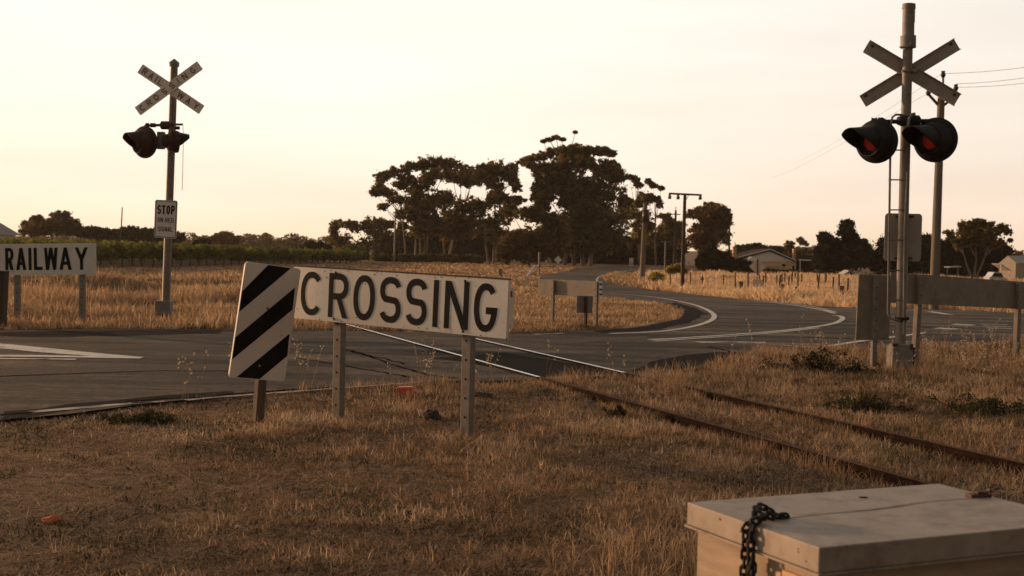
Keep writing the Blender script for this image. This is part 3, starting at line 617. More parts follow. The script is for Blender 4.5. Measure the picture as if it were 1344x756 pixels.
for i, (cl, lab) in enumerate((([(1248, 324, 18, 13), (1266, 326, 18, 13), (1245, 345, 20, 14), (1270, 342, 18, 12)], 'dark bush behind the pale forked gum, nearest the tall power pole'), ([(1291, 324, 22, 14), (1312, 328, 16, 13), (1290, 345, 26, 14)], 'dark bush behind the pale forked gum, nearest the shed'),
                               ([(1212, 318, 15, 11), (1228, 322, 15, 12), (1220, 340, 24, 16)], 'dark bush behind the tall power pole'), ([(1165, 320, 16, 12), (1182, 322, 16, 12), (1170, 342, 26, 16), (1192, 338, 18, 14)], 'dark bush behind the blank square sign back'))):
    tree('dark_bush', lab, 'bush', gb(cl[0][0], 172), cl, 172, .5, 110, 60+i, M=LEAF_DARK, bark=BARKD, tr=.2, dens=1.8, limbs=False)
tree('small_tree', 'sparse little tree showing above the house roof', 'tree', gb(1046, 260), [(1036, 320, 8, 4), (1051, 315, 6, 4), (1054, 319, 5, 3.5), (1059, 321, 3, 2), (1034, 328, 15, 5), (1047, 331, 18, 7)], 260, .6, 45, 66, tr=.2)
tree('dark_bush', 'long dark bush behind the house ridge', 'bush', gb(1000, 250), [(991, 324, 15, 5), (975, 326, 12, 5), (1013, 328, 18, 6), (990, 334, 24, 8)], 250, .6, 110, 67, M=LEAF_DARK, bark=BARKD, tr=.2, dens=1.6, limbs=False)
# left beyond the vines
tree('dark_bush', 'dark domed bush beside the grey house roof', 'bush', gb(70, 210), [(79, 284, 16, 8), (48, 287, 9, 4), (72, 295, 38, 9), (45, 296, 20, 9), (88, 293, 16, 9)], 210, .6, 110, 70, M=LEAF_BROWN, bark=BARKD, tr=.2, dens=1.6, limbs=False)
tree('dark_bush', 'low dark bush right of the domed one, near the thin pole', 'bush', gb(118, 205), [(113, 302, 24, 6), (130, 304, 18, 5), (135, 308, 24, 5)], 205, .6, 110, 71, M=LEAF_DARK, bark=BARKD, tr=.2, dens=1.6, limbs=False)
tree('dark_bush', 'dark bush between the thin pole and the STOP sign', 'bush', gb(180, 205), [(171, 303, 15, 6), (190, 305, 20, 6), (154, 306, 14, 5), (180, 310, 30, 5)], 205, .6, 110, 72, M=LEAF_DARK, bark=BARKD, tr=.2, dens=1.6, limbs=False)
tree('dark_bush', 'low dark bush behind the STOP sign post', 'bush', gb(218, 205), [(216, 308, 16, 5), (232, 310, 12, 5)], 205, .6, 110, 73, M=LEAF_DARK, bark=BARKD, tr=.2, dens=1.6, limbs=False)
tree('dark_bush', 'rounded bush on the horizon right of the STOP sign', 'bush', gb(295, 240), [(295, 310, 15, 6), (285, 313, 12, 4), (306, 313, 10, 4)], 240, .6, 110, 74, M=LEAF_BROWN, bark=BARKD, tr=.2, dens=1.6, limbs=False)
tree('dark_bush', 'small dark bush just above the vines, right of the STOP sign', 'bush', gb(267, 200), [(267, 317, 10, 4), (260, 318, 7, 3)], 200, .5, 110, 75, M=LEAF_DARK, bark=BARKD, tr=.2, dens=1.6, limbs=False)
# horizon trees: prototypes copied along the skyline
def horizon_proto(seed):
    r_ = random.Random(seed); t = thing('horizon_tree', 'small hazy tree far off on the skyline', 'tree', (0, 0, 0), 'hazy trees along the skyline')
    C, Rd = [], []
    for _ in range(34):
        a = r_.uniform(0, 6.28); f = r_.random()**.5*4.6; C.append([math.cos(a)*f, math.sin(a)*f, r_.uniform(.2, 5.0)-abs(f)*.35]); q = r_.uniform(.9, 1.7); Rd.append([q*1.2, q*1.2, q*.8])
    V, Fc, ti = leaves(np.array(C), np.array(Rd), 46, .75, seed); np_mesh('crown', V, Fc, LEAF_BROWN, t, ti)
    MB().tube([(0, 0, -.5), (.1, 0, 1.6), (0, .1, 3)], [.25, .2, .1], 6).build('trunk', BARKD, t); return t
hp = [horizon_proto(s_) for s_ in (3, 5, 8)]; used = [False]*3
r_ = random.Random(21)
hz = [(236+i*13+r_.uniform(-5, 5), r_.uniform(380, 480), r_.uniform(.55, 1.0)) for i in range(16)] + [(1338-i*9, 330+r_.uniform(0, 40), .8+.15*r_.random()) for i in range(6)] + [(975+i*14, 380+r_.uniform(0, 60), .7+.3*r_.random()) for i in range(9)] + [(20+i*26+r_.uniform(-6, 6), 430, .6+.4*r_.random()) for i in range(8)]
for i, (px, D, s_) in enumerate(hz):
    k = i % 3; p = Vector((on(px, 330, D).x, D, -1.0))
    if not used[k]: hp[k].location = p; hp[k].scale = (s_,)*3; hp[k].rotation_euler.z = r_.uniform(0, 6); used[k] = True
    else: dup(hp[k], p, r_.uniform(0, 6), (s_*1.25, s_*1.25, s_))

# vine rows
VA, VB = Vector((-19.6, 168, 0)), Vector((-54, 40, 0)); vdir = (VB-VA).normalized(); vlen = (VB-VA).length; vn_ = Vector((vdir.y, -vdir.x, 0))
if vn_.x > 0: vn_ = -vn_
def vine_proto():
    t = thing('vine_row', 'leafy green grape vine row in the vineyard behind the dry grass', 'vine row', (VA.x, VA.y, 0), 'rows of vines in the vineyard')
    st = np.arange(0, vlen, .55); q = np.random.default_rng(4); C, Rd = [], []
    for s_ in st:
        y = VA.y+vdir.y*s_; hgt = 1.5+.8*min(1, s_/48); g0 = float(far_z(y))
        for _ in range(3):
            h_ = hgt*q.uniform(.45, .97); C.append([VA.x+vdir.x*s_+q.normal()*.35, y+q.normal()*.35, g0+h_-.25]); Rd.append([.55, .55, .34+.1*q.random()])
    V, Fc, ti = leaves(np.array(C), np.array(Rd), 34, .26, 5, .4, asp=.8); np_mesh('foliage', V, Fc, LEAF_VINE, t, ti)
    for s_ in np.arange(.3, vlen, 1.7):
        p = VA+vdir*s_; g0 = float(far_z(p.y)); b = MB(); b.tube([(p.x, p.y, g0-.1), (p.x+q.normal()*.06, p.y, g0+.45), (p.x+q.normal()*.1, p.y, g0+1.0)], [.075, .06, .05], 5)
        b.build('vine_trunk', BARKD, t)
    return t
vp = vine_proto()
def dup_canopy(root, loc):
    r = root.copy(); COL.objects.link(r); r.location = loc; c = root.children[0].copy(); COL.objects.link(c); c.parent = r
for k in range(1, 10): dup_canopy(vp, Vector((VA.x, VA.y, 0))+vn_*2.9*k+vdir*(-1.5*k))

# ================================================================== GRASS
def blades(x, y, z, ln, elev, az, w, bend, tint, name, M, label=None):
    n = len(x); base = np.stack([x, y, z], 1)
    d = np.stack([np.cos(az)*np.cos(elev), np.sin(az)*np.cos(elev), np.sin(elev)], 1)
    e2 = elev-bend; d2 = np.stack([np.cos(az)*np.cos(e2), np.sin(az)*np.cos(e2), np.sin(e2)], 1)
    ta_ = az+np.pi/2+rng.normal(0, .6, n); s = np.stack([np.cos(ta_), np.sin(ta_), np.zeros(n)], 1)*(w/2)[:, None]
    mid = base+d*(ln*.55)[:, None]; tip = mid+d2*(ln*.45)[:, None]
    V = np.stack([base-s, base+s, mid-s*.8, mid+s*.8, tip], 1).reshape(-1, 3)
    k = np.arange(n)[:, None]*5; Fc = np.concatenate([k+np.array([0, 1, 3]), k+np.array([0, 3, 2]), k+np.array([2, 3, 4])], 1).reshape(-1, 3)
    o = np_mesh(name, V, Fc, M, None, np.repeat(tint, 5)); tag(o, label, 'grass', kind='stuff'); return o
def frustum_pts(y0, y1, dens, xpad=.8, wl=.42, wr=.42, pw=1.0):
    """random points inside the view wedge; dens(y) per m2 evaluated in slices"""
    X_, Y_ = [], []; y = y0
    while y < y1:
        st = max(.3, y*.04); yc = y+st/2; a, b = -(wl*yc+xpad), wr*yc+xpad; n = int(dens(yc)*st*(b-a)); X_.append(rng.uniform(a, b, n)); Y_.append(rng.uniform(y, y+st, n)); y += st
    return np.concatenate(X_), np.concatenate(Y_)
NE = np.array([(p.x, p.y) for p in near_w]); NE = NE[np.argsort(NE[:, 0])]
def is_near(x, y): return y < np.interp(x, NE[:, 0], NE[:, 1])+.12
BX0, BX1 = .72, 1.9
# matted short straw
x, y = frustum_pts(2.4, 24, lambda q: 5200*min(1, (6/q)**1.15))
k = is_near(x, y) & (rail_dist(x, y) > .045); x, y = x[k], y[k]
pn = vn(x, y, .55)*.5+vn(x+31, y+7, .17)*.3+vn(x+3, y, 2.3)*.2
left = np.clip((-.2-x+(y-7)*.12)/2.2, 0, 1)*np.clip((10.6-y)/2., 0, 1)        # barer ground towards the left front
k = rng.random(len(x)) < np.clip((pn-.26-.05*left)*4.2, .30, 1); x, y, pn, left = x[k], y[k], pn[k], left[k]; n = len(x)
blades(x, y, gz(x, y)-.004, rng.uniform(.03, .10, n)*(1-.45*left)*(1+.03*np.maximum(y-6, 0))*np.where(x < -2.3, .6, 1), np.abs(rng.normal(.35, .45, n)), rng.uniform(0, 6.283, n), rng.uniform(.0022, .0055, n)*(1+.07*np.maximum(y-4, 0)), rng.normal(.2, .4, n),
       np.clip(rng.normal(.42, .2, n)+(pn-.5)*1.7-.12*left+.02, 0, 1), 'matted_grass', STRAW, 'short matted dry grass covering the foreground verge')
# flat straw litter
x, y = frustum_pts(2.4, 14, lambda q: 1900*min(1, (6/q)**1.15)); k = is_near(x, y) & (rail_dist(x, y) > .045); x, y = x[k], y[k]; n = len(x)
blades(x, y, gz(x, y)+.004, rng.uniform(.04, .15, n), rng.normal(.12, .12, n), rng.uniform(0, 6.283, n), rng.uniform(.002, .0042, n)*(1+.06*np.maximum(y-4, 0)), rng.normal(.15, .15, n), np.clip(rng.normal(.72, .2, n), 0, 1), 'straw_litter', STRAW, 'loose pale straw lying flat on the foreground verge')
# dark dead weeds lying in patches
x, y = frustum_pts(2.4, 18, lambda q: 1500*min(1, (6/q)**1.15)); pn = vn(x+300, y+40, .22)*.6+vn(x+310, y+90, .9)*.4
k = is_near(x, y) & (rail_dist(x, y) > .045) & (pn > .565); x, y = x[k], y[k]; n = len(x)
blades(x, y, gz(x, y)-.004, rng.uniform(.02, .06, n), np.abs(rng.normal(.7, .45, n)), rng.uniform(0, 6.283, n), rng.uniform(.004, .009, n)*(1+.05*np.maximum(y-4, 0)), rng.normal(.4, .4, n), np.clip(rng.normal(.35, .25, n), 0, 1), 'dead_weeds', LEAF_WEED, 'dark low dead weeds in patches on the foreground verge')
# upright tufts
def tufts(y0, y1, dens, thr, per, ln, w, name, M, label, fn, keep=lambda x, y: np.ones(len(x), bool), tmean=.55, wl=.42, wr=.42, spread=.05, nscale=.8, off=0):
    x, y = frustum_pts(y0, y1, dens, wl=wl, wr=wr); k = fn(x, y) & keep(x, y); x, y = x[k], y[k]
    pn = vn(x+off, y+11, nscale)*.55+vn(x+77+off, y, nscale*.3)*.25+vn(x+5, y+off, nscale*4)*.2
    k = pn > thr+rng.normal(0, .05, len(x)); x, y, pn = x[k], y[k], pn[k]
    tt = np.repeat(rng.normal(0, .13, len(x)), per); x = np.repeat(x, per); y = np.repeat(y, per); pn = np.repeat(pn, per); n = len(x)
    az = rng.uniform(0, 6.283, n); x = x+np.cos(az)*spread*rng.random(n); y = y+np.sin(az)*spread*rng.random(n)
    l_ = rng.uniform(ln[0], ln[1], n)*(.55+1.0*np.clip((pn-thr)*3, 0, 1))
    return blades(x, y, gz(x, y)-.01, l_, np.clip(rng.normal(1.0, .38, n), .1, 1.57), az, rng.uniform(w[0], w[1], n)*(1+.05*np.maximum(y-8, 0)), rng.normal(.45, .35, n), np.clip(rng.normal(tmean, .16, n)+tt, 0, 1), name, M, label)
bare = lambda x, y: rng.random(len(x)) > .95*np.clip((.1-x+np.minimum(0, (6-y))*.12)/1.3, 0, 1)*np.clip((11.4-y)/1.5, 0, 1)
bare_left = lambda x, y: rng.random(len(x)) > .96*np.clip((-2.3-x)/.5, 0, 1)
offrail = lambda x, y: (rail_dist(x, y) > .06) & bare(x, y) & bare_left(x, y)
tufts(2.6, 24, lambda q: 95*min(1, (7/q)**.8), .46, 14, (.045, .135), (.002, .0045), 'grass_tufts', STRAW, 'upright dry grass tufts on the foreground verge', is_near, offrail, .66)
# rank grass by the far right corner and along the road edge
roadside = lambda x, y: is_near(x, y) & (y > np.interp(x, NE[:, 0], NE[:, 1])-(.5+np.clip(x-1.5, 0, 4)*1.2)) & (rail_dist(x, y) > .06) & (x > -2.4)
tufts(9, 25, lambda q: 55, .40, 12, (.06, .19), (.0025, .005), 'roadside_grass', STRAW, 'taller rank grass along the asphalt edge', roadside, tmean=.55, off=200)
weedy = lambda x, y: is_near(x, y) & (x > 2.2) & (y > 9) & (rail_dist(x, y) > .12)
tufts(9, 24, lambda q: 26, .52, 12, (.06, .2), (.003, .006), 'green_weeds', LEAF_WEED, 'dull green weeds among the dry grass beside the rails', weedy, tmean=.6, off=400)
railside = lambda x, y: is_near(x, y) & (rail_dist(x, y) > .045) & (rail_dist(x, y) < .26) & (y > 8.6) & (rng.random(len(x)) < np.clip((y-8.2)/3, .15, 1))
tufts(8.6, 15.5, lambda q: 330, .38, 12, (.06, .16), (.0022, .0045), 'rail_grass', STRAW, 'dry grass crowding over the rails near the road', railside, tmean=.55, off=600, spread=.06)
# thin seed stalks
x, y = frustum_pts(8, 22, lambda q: 10); k = roadside(x, y) & (vn(x+900, y, .8) > .45); x, y = x[k], y[k]
V_, F_, T_ = [], [], []
sb = MB(); heads = []
ex_st = [at(q+random.uniform(-4, 4), w) for q, w in ((245, 522), (262, 518), (250, 521), (330, 510), (318, 512), (395, 506), (402, 506), (410, 505), (398, 505), (545, 506), (556, 507), (566, 505), (640, 502), (650, 501), (716, 496), (985, 462), (1046, 458), (1075, 457), (1236, 452), (1262, 452), (1240, 452), (1300, 451)) for _ in range(2)]
x = np.concatenate([x, [p.x for p in ex_st]]); y = np.concatenate([y, [p.y-.15 for p in ex_st]]); tall_ = len(x)-len(ex_st)
for i_, (a, b) in enumerate(zip(x, y)):
    z = float(gz(a, b)); h_ = random.uniform(.18, .5) if i_ < tall_ else random.uniform(.32, .62); lean = Vector((random.uniform(-.3, .3), random.uniform(-.3, .3), 1)).normalized()*h_; p = Vector((a, b, z)); sb.tube([p, p+lean*.6, p+lean], [.0022, .0018, .0012], 3, cap=False)
    for j in range(random.randint(3, 8)): heads.append(p+lean*random.uniform(.55, 1.03)+Vector((random.uniform(-1, 1), random.uniform(-1, 1), random.uniform(-1, 1)))*.025)
me = sb.build('seed_stalks', mat('dry stalk', (.42, .30, .18), .9, .2, 5)); tag(me, 'thin dry seed stalks standing along the road edge', 'grass', kind='stuff')
hc = np.array(heads); V_, F_, T_ = leaves(hc, np.full((len(hc), 3), .009), 5, .018, 9, .1, asp=.8)
tag(np_mesh('seed_heads', V_, F_, SEED, None, T_), 'tiny pale seed heads along the road edge', 'grass', kind='stuff')
def stones(x, y, z, r, name, M, label):
    n = len(x); o8 = np.array([(1, 0, 0), (0, 1, 0), (-1, 0, 0), (0, -1, 0), (0, 0, .7), (0, 0, -.7)]); f8 = np.array([(0, 1, 4), (1, 2, 4), (2, 3, 4), (3, 0, 4), (1, 0, 5), (2, 1, 5), (3, 2, 5), (0, 3, 5)])
    a = rng.uniform(0, 6.283, n); c, q = np.cos(a), np.sin(a); P = o8[None]*(r[:, None, None])*rng.uniform(.6, 1.3, (n, 6, 1)); V = np.stack([P[..., 0]*c[:, None]-P[..., 1]*q[:, None]+x[:, None], P[..., 0]*q[:, None]+P[..., 1]*c[:, None]+y[:, None], P[..., 2]+z[:, None]], 2).reshape(-1, 3)
    o = np_mesh(name, V, (np.arange(n)[:, None, None]*6+f8[None]).reshape(-1, 3), M); tag(o, label, 'gravel', kind='stuff')
x, y = frustum_pts(5, 15.5, lambda q: 420); da = (x-RA1.x)*RN.x+(y-RA1.y)*RN.y; db = (RB1.x-RA1.x)*RN.x+(RB1.y-RA1.y)*RN.y
k = is_near(x, y) & (np.abs(da-db/2) < abs(db)/2+.35) & (vn(x+5, y+3, .6) > .42) & (rail_dist(x, y) > .05); x, y = x[k], y[k]
stones(x, y, gz(x, y)+.004, rng.uniform(.008, .026, len(x)), 'track_ballast', ROCK, 'loose grey ballast stones between the rails')
x, y = frustum_pts(9, 24, lambda q: 300); nb_ = np.interp(x, NE[:, 0], NE[:, 1])-y; k = (nb_ > -.15) & (nb_ < .45) & (rng.random(len(x)) < np.exp(-np.abs(nb_)*4)); x, y = x[k], y[k]
stones(x, y, np.maximum(gz(x, y)+.004, np.where(is_near(x, y), -1, .004)), rng.uniform(.006, .018, len(x)), 'shoulder_gravel', ROCK, 'crumbled gravel along the near edge of the asphalt')
# far side: bank, island and fields
notroad = lambda x, y: ~inside(ROADPOLY, x, y)
farside = lambda x, y: notroad(x, y) & ~is_near(x, y)
bank = lambda x, y: farside(x, y) & (x < -.03*y-.5)
vine_side = lambda x, y: ((x-VA.x)*vn_.x+(y-VA.y)*vn_.y) < -1.2
tufts(19, 62, lambda q: 34*min(1, (24/q)**1.1), .43, 9, (.12, .42), (.006, .012), 'bank_grass', TALLG, 'tall pale dry grass on the bank in front of the vines', bank, lambda x, y: (y > 22+vn(x, y, 3)*2) & vine_side(x, y), .55, wl=.46, wr=.02, spread=.16, nscale=2.2)
tufts(62, 175, lambda q: 3.2*(80/q), .36, 9, (.10, .30), (.016, .028), 'field_grass', TALLG, 'dry grass field running back to the gum grove', lambda x, y: farside(x, y) & (x < .05*y), vine_side, .55, wl=.44, wr=.06, spread=.3, nscale=5)
x, y = frustum_pts(18, 60, lambda q: 420*min(1, (20/q)**1.4), wl=.46, wr=.16); k = farside(x, y) & vine_side(x, y); x, y = x[k], y[k]; n = len(x); pn = vn(x+70, y+9, 1.6)*.6+vn(x, y+80, .5)*.4
blades(x, y, gz(x, y)-.004, rng.uniform(.05, .16, n)*(.5+pn), np.abs(rng.normal(.6, .5, n)), rng.uniform(0, 6.283, n), rng.uniform(.006, .014, n)*(y/22), rng.normal(.3, .4, n), np.clip(rng.normal(.45, .2, n)+(pn-.5)*1.3, 0, 1), 'field_stubble', TALLG, 'short matted dry stubble beyond the road')
edge = lambda x, y: farside(x, y) & (y < 26)
tufts(18, 27, lambda q: 90, .30, 9, (.04, .14), (.004, .008), 'verge_grass', STRAW, 'short dry verge grass beyond the road', edge, tmean=.55, wl=.46, wr=.14, spread=.08)
FE = np.array([(p.x, p.y) for p in far_w if p.y < 30]); FE = FE[FE[:, 0] < 2.2]; FE = FE[np.argsort(FE[:, 0])]
kerbside = lambda x, y: farside(x, y) & (x < 2.2) & (y - np.interp(x, FE[:, 0], FE[:, 1]) < 1.3)
tufts(18, 27, lambda q: 60, .46, 12, (.03, .13), (.005, .011), 'verge_weeds', LEAF_WEED, 'dark low weeds along the far edge of the asphalt', kerbside, tmean=.5, wl=.46, wr=.1, spread=.12, off=900)
isl = lambda x, y: farside(x, y) & (x > -.035*y-.5) & (y < 46)
tufts(23, 47, lambda q: 40*min(1, (26/q)), .44, 9, (.04, .14), (.006, .011), 'island_grass', TALLG, 'short dry grass on the rounded corner inside the bend', isl, tmean=.5, wl=.06, wr=.16, spread=.12)
rf_ = lambda x, y: notroad(x, y) & (x > .085*y+np.clip((100-y)*.06, 0, 2.2)) & (y > 40) & (rng.random(len(x)) < np.clip((x/y-.095)*25, 0, 1))
tufts(40, 132, lambda q: 13*min(1, (60/q)), .36, 11, (.20, .62), (.014, .026), 'fence_field_grass', PALEG, 'tall pale dry grass along the wire fence', rf_, tmean=.72, wl=-.06, wr=.46, spread=.3, nscale=3)
rs_ = lambda x, y: notroad(x, y) & (x > .30*y) & (y > 30) & (y <= 60)
spit = lambda x, y: notroad(x, y) & (x > .05*y) & (x < .12*y) & (y > 60)
tufts(60, 130, lambda q: 9, .30, 10, (.12, .35), (.014, .024), 'spit_grass', TALLG, 'short dry grass on the tongue of land between the two bends', spit, tmean=.5, wl=0, wr=.14, spread=.25)

# ================================================================== CROSSING SIGN (front)
def steel_post(name, parent, a, b, w, d, side, M=GALV, holes=True, face=None):
    """square post with a row of bolt holes, as dark discs set just proud of its face"""
    p = MB().beam(a, b, w, d, side).build(name, M, parent, bevel=.004)
    if holes and face is not None:
        hb = MB(); a, b = Vector(a), Vector(b); n = int((b-a).length/.15)
        for i in range(1, n):
            c = a.lerp(b, i/n)+Vector(face)*(d/2+.0015); ax = (b-a).normalized(); u = Vector(face).cross(ax).normalized()
            hb.add([c+(u*math.cos(t)+ax*math.sin(t))*.0115 for t in [2*math.pi*q/10 for q in range(10)]], [tuple(range(10))])
        hb.build('bolt_holes', BLACK, p)
    return p
SGN = Plane(on(383, 417.2, 12.2), on(664.3, 445, 10.65), on(386, 349.8, 12.2)); SGN.h = .485
base = Vector(((SGN.P(.6, 0)+SGN.P(1.8, 0))/2).to_tuple()[:2]+(-.05,))
t = thing('crossing_sign', 'long white sign reading CROSSING in black on two drilled steel posts', 'sign', base)
pn_ = MB().prism(rrect(0, 0, SGN.w, SGN.h, .008, 2), SGN.o, SGN.ux, SGN.uy, .03).build('sign_panel', WHITE, t, bevel=.002)
MB().beam(SGN.P(.0, SGN.h+.0085, -.015), SGN.P(SGN.w, SGN.h+.0085, -.015), .036, .012, SGN.n).build('rusty_top_edge', RUSTM, t)
lb = MB(); y0_, y1_ = SGN.h*.085, SGN.h*.925
for ch, a, b in (('C', 322, 402), ('R', 424, 496), ('O', 515, 594), ('S', 612, 690), ('S', 708, 786), ('I', 806, 829), ('N', 850, 939), ('G', 958, 1044)):
    xa, xb = 280+a/2.8, 280+b/2.8; ym = 385+(xa-388)*.080
    letter(lb, SGN, ch, SGN.px(xa, ym)[0], SGN.px(xb, ym)[0], y0_, y1_, .058, .0025)
lb.build('lettering', BLACK, pn_)
bt = MB()
for px in (438, 607.5):
    s_ = SGN.px(px, 424 if px < 500 else 440)[0]
    for v in (.06, .935): bt.lathe([(-.001, .013), (.004, .012), (.0055, .006), (.006, 0)], SGN.P(s_, SGN.h*v, .003), SGN.n, 10)
bt.build('bolts', RUSTP, pn_)
cm_ = mat('chipped paint', (.16, .095, .055), .85, .4, 30); ch_ = MB(); r_ = random.Random(5)
for i in range(46):
    u, v = (r_.uniform(0, SGN.w), r_.choice((r_.uniform(.0, .03), r_.uniform(.455, .484)))) if i < 30 else (r_.uniform(0, SGN.w), r_.uniform(.03, .45))
    rr_ = r_.uniform(.003, .009); n_ = 7; ch_.add([SGN.P(min(max(u+math.cos(6.283*k/n_)*rr_*r_.uniform(.5, 1.6), .002), SGN.w-.002), min(max(v+math.sin(6.283*k/n_)*rr_*r_.uniform(.4, 1), .002), SGN.h-.002), .0016) for k in range(n_)], [tuple(range(n_))])
ch_.build('paint_chips', cm_, pn_)
def under(pl, s_, t_=0): return pl.P(s_, t_)
for px, py in ((438, 424), (607.5, 440)):
    s_ = SGN.px(px, py)[0]; q = SGN.P(s_, SGN.h*.9, -.031-.0355); b = Vector((q.x, q.y, -.35)); bb = b+Vector(((q.x-b.x), 0, 0))
    steel_post('post', t, b, q, .095, .07, SGN.ux, face=SGN.n)
# striped marker board
SB = Plane(on(300.4, 495.5, 11.35), on(373.6, 500.6, 11.75), on(315.5, 341.6, 11.35))
pb = at(335, 549, -.05); pb = Vector((on(335, 540, 11.65).x, 11.65, -.05))
t = thing('striped_marker_board', 'leaning white board with three black diagonal stripes, on a short post', 'marker board', pb)
f_ = MB().prism(rrect(0, 0, SB.w, SB.h, .035), SB.o, SB.ux, SB.uy, .018).build('board', WHITE_PINK, t)
sx = lambda x, y: SB.px(280+x/3.436, 330+y/3.436)
st_ = MB()
for poly in ([(247, 59), (350, 74), (101, 271), (110, 177)], [(368, 162), (357, 262), (81, 486), (90, 386)], [(343, 371), (334, 470), (208, 576), (104, 567)]):
    P2 = [sx(*q) for q in poly]; P2 = [(min(max(a, .006), SB.w-.006), min(max(b, .006), SB.h-.006)) for a, b in P2]
    ar = sum(P2[i][0]*P2[(i+1) % 4][1]-P2[(i+1) % 4][0]*P2[i][1] for i in range(4)); P2 = P2 if ar > 0 else P2[::-1]
    st_.prism(P2, SB.P(0, 0, .0022), SB.ux, SB.uy, 0)
st_.build('black_stripes', BLACK, f_)
bt = MB()
for a, b in ((.5, .12), (.5, .62)):
    bt.lathe([(-.001, .014), (.005, .012), (.006, 0)], SB.P(SB.w*a, SB.h*b, .002), SB.n, 10)
bt.build('bolts', GALVD, f_)
MB().beam((pb.x, pb.y+.03, -.35), SB.P(SB.w*.52, SB.h*.75, -.06), .085, .07, SB.ux).build('post', WOOD, t, bevel=.006)

# ================================================================== RAILWAY sign beyond the road
DR = at(107, 421).y
RS = Plane(on(-36, 361.5, DR+.1), on(126, 360.5, DR-.1), on(-36, 320.5, DR+.1))
t = thing('railway_sign', 'long white sign reading RAILWAY in black beyond the road', 'sign', Vector((on(60, 400, DR).x, DR, -.05)))
pn_ = MB().prism(rrect(0, 0, RS.w, RS.h, .01, 2), RS.o, RS.ux, RS.uy, .03).build('sign_panel', WHITE, t, bevel=.003)
lb = MB()
for ch, a, b in (('R', 26, 68), ('A', 80, 130), ('I', 143, 155), ('L', 168, 211), ('W', 219, 287), ('A', 295, 355), ('Y', 373, 436)):
    xa, xb = a/3.78, b/3.78; xa, xb = RS.px(xa, 342)[0], RS.px(xb, 342)[0]; letter(lb, RS, ch, xa, xb, RS.h*.16, RS.h*.87, .062, .003)
lb.build('lettering', BLACK, pn_)
for px in (22, 107.5):
    q = RS.P(RS.px(px, 350)[0], RS.h*.8, -.07); steel_post('post', t, (q.x, q.y, -.3), q, .11, .07, RS.ux, face=RS.n)
# dark timber post at the picture edge
p = at(-3, 428); b = MB().beam((p.x, p.y, -.25), on(1, 355, p.y), .22, .22); o = rebase(b.build('timber_post', DARKW, bevel=.01), (p.x, p.y, -.05)); tag(o, 'dark leaning timber post beside the RAILWAY sign', 'post')

# ================================================================== SIGNAL LIGHT UNIT
def light_unit(parent, c, n, rad=.30, hood=.42, lens=True, M=LBLACK, M2=LBLACK, turn=0):
    """round backboard, drum, lens and long hood facing n"""
    n = Vector(n).normalized(); c = Vector(c); up = Vector((0, 0, 1)); side = up.cross(n).normalized(); up = n.cross(side)
    o = MB().lathe([(-.012, 0), (-.012, rad*.97), (0, rad), (.012, rad*.98), (.014, 0)], c, n, 36).build('backboard', M2, parent)
    MB().lathe([(-.16, 0), (-.16, rad*.40), (-.15, rad*.46), (-.013, rad*.58)], c, n, 28).build('lamp_case', M2, o)
    MB().lathe([(-.014, rad*.5), (-.014, rad*1.10), (-.004, rad*1.13), (.004, rad*1.11), (.006, rad*.5)], c, n, 40).build('target_disc', M2, o)
    n = (n+side*turn).normalized(); side = Vector((0, 0, 1)).cross(n).normalized(); up = n.cross(side)
    MB().lathe([(-.03, rad*.90), (.09, rad*.86), (.17, rad*.80), (.18, rad*.77), (.17, rad*.74), (.10, rad*.70), (.095, 0)], c, n, 36).build('lamp_drum', M2, o)
    rl = rad*.50
    MB().lathe([(.105, rl), (.135, rl*.85), (.155, rl*.5), (.162, 0)], c, n, 28).build('lens', REDL if lens else LBLACK, o)
    # hood: a wide cowl, long above, cut away below
    hb = MB(); k = 41; r0_ = rad*.76; rows = 6; vs = []
    for th in (0, .008):
        for j in range(rows+1):
            for i in range(k):
                a = -math.pi+2*math.pi*i/(k-1); aa = abs(a)
                ln = hood*(1.0 if aa < R(58) else max(.06, 1-.94*((aa-R(58))/R(78))**1.15)); f = j/rows; rr_ = (r0_-th)*(1-.10*f)
                q = c+n*(.10+ln*f)+side*(math.sin(a)*rr_)+up*(math.cos(a)*rr_-.04*ln*f); vs.append(q)
    m_ = (rows+1)*k; fs = []
    for j in range(rows):
        for i in range(k-1):
            a = j*k+i; fs.append((a, a+1, a+k+1, a+k)); fs.append((m_+a, m_+a+k, m_+a+k+1, m_+a+1))
    for i in range(k-1): a = rows*k+i; fs.append((a, a+1, m_+a+1, m_+a))
    hb.add(vs, fs, True); hb.build('hood', M, o); return o
# ================================================================== LEFT SIGNAL
DL = at(216, 416).y; B0 = on(217, 414, DL); B0 = Vector((B0.x, DL, -.05))
t = thing('railway_signal', 'warning light mast with a lettered crossbuck and STOP ON RED SIGNAL plate', 'railway signal', B0)
top = on(228.6, 86, DL); pt = on(217.2, 405, DL)
MB().tube([(pt.x, DL, .0), top], [.083, .075], 16).build('pole', GALV, t)
MB().lathe([(-.02, .10), (.06, .105), (.07, .09), (.13, .02), (.14, 0)], top, (0, 0, 1), 16).build('pole_cap', GALVD, t)
zl = lambda x, y, D=DL: on(140+x/4.2, 60+y/4.2, D)
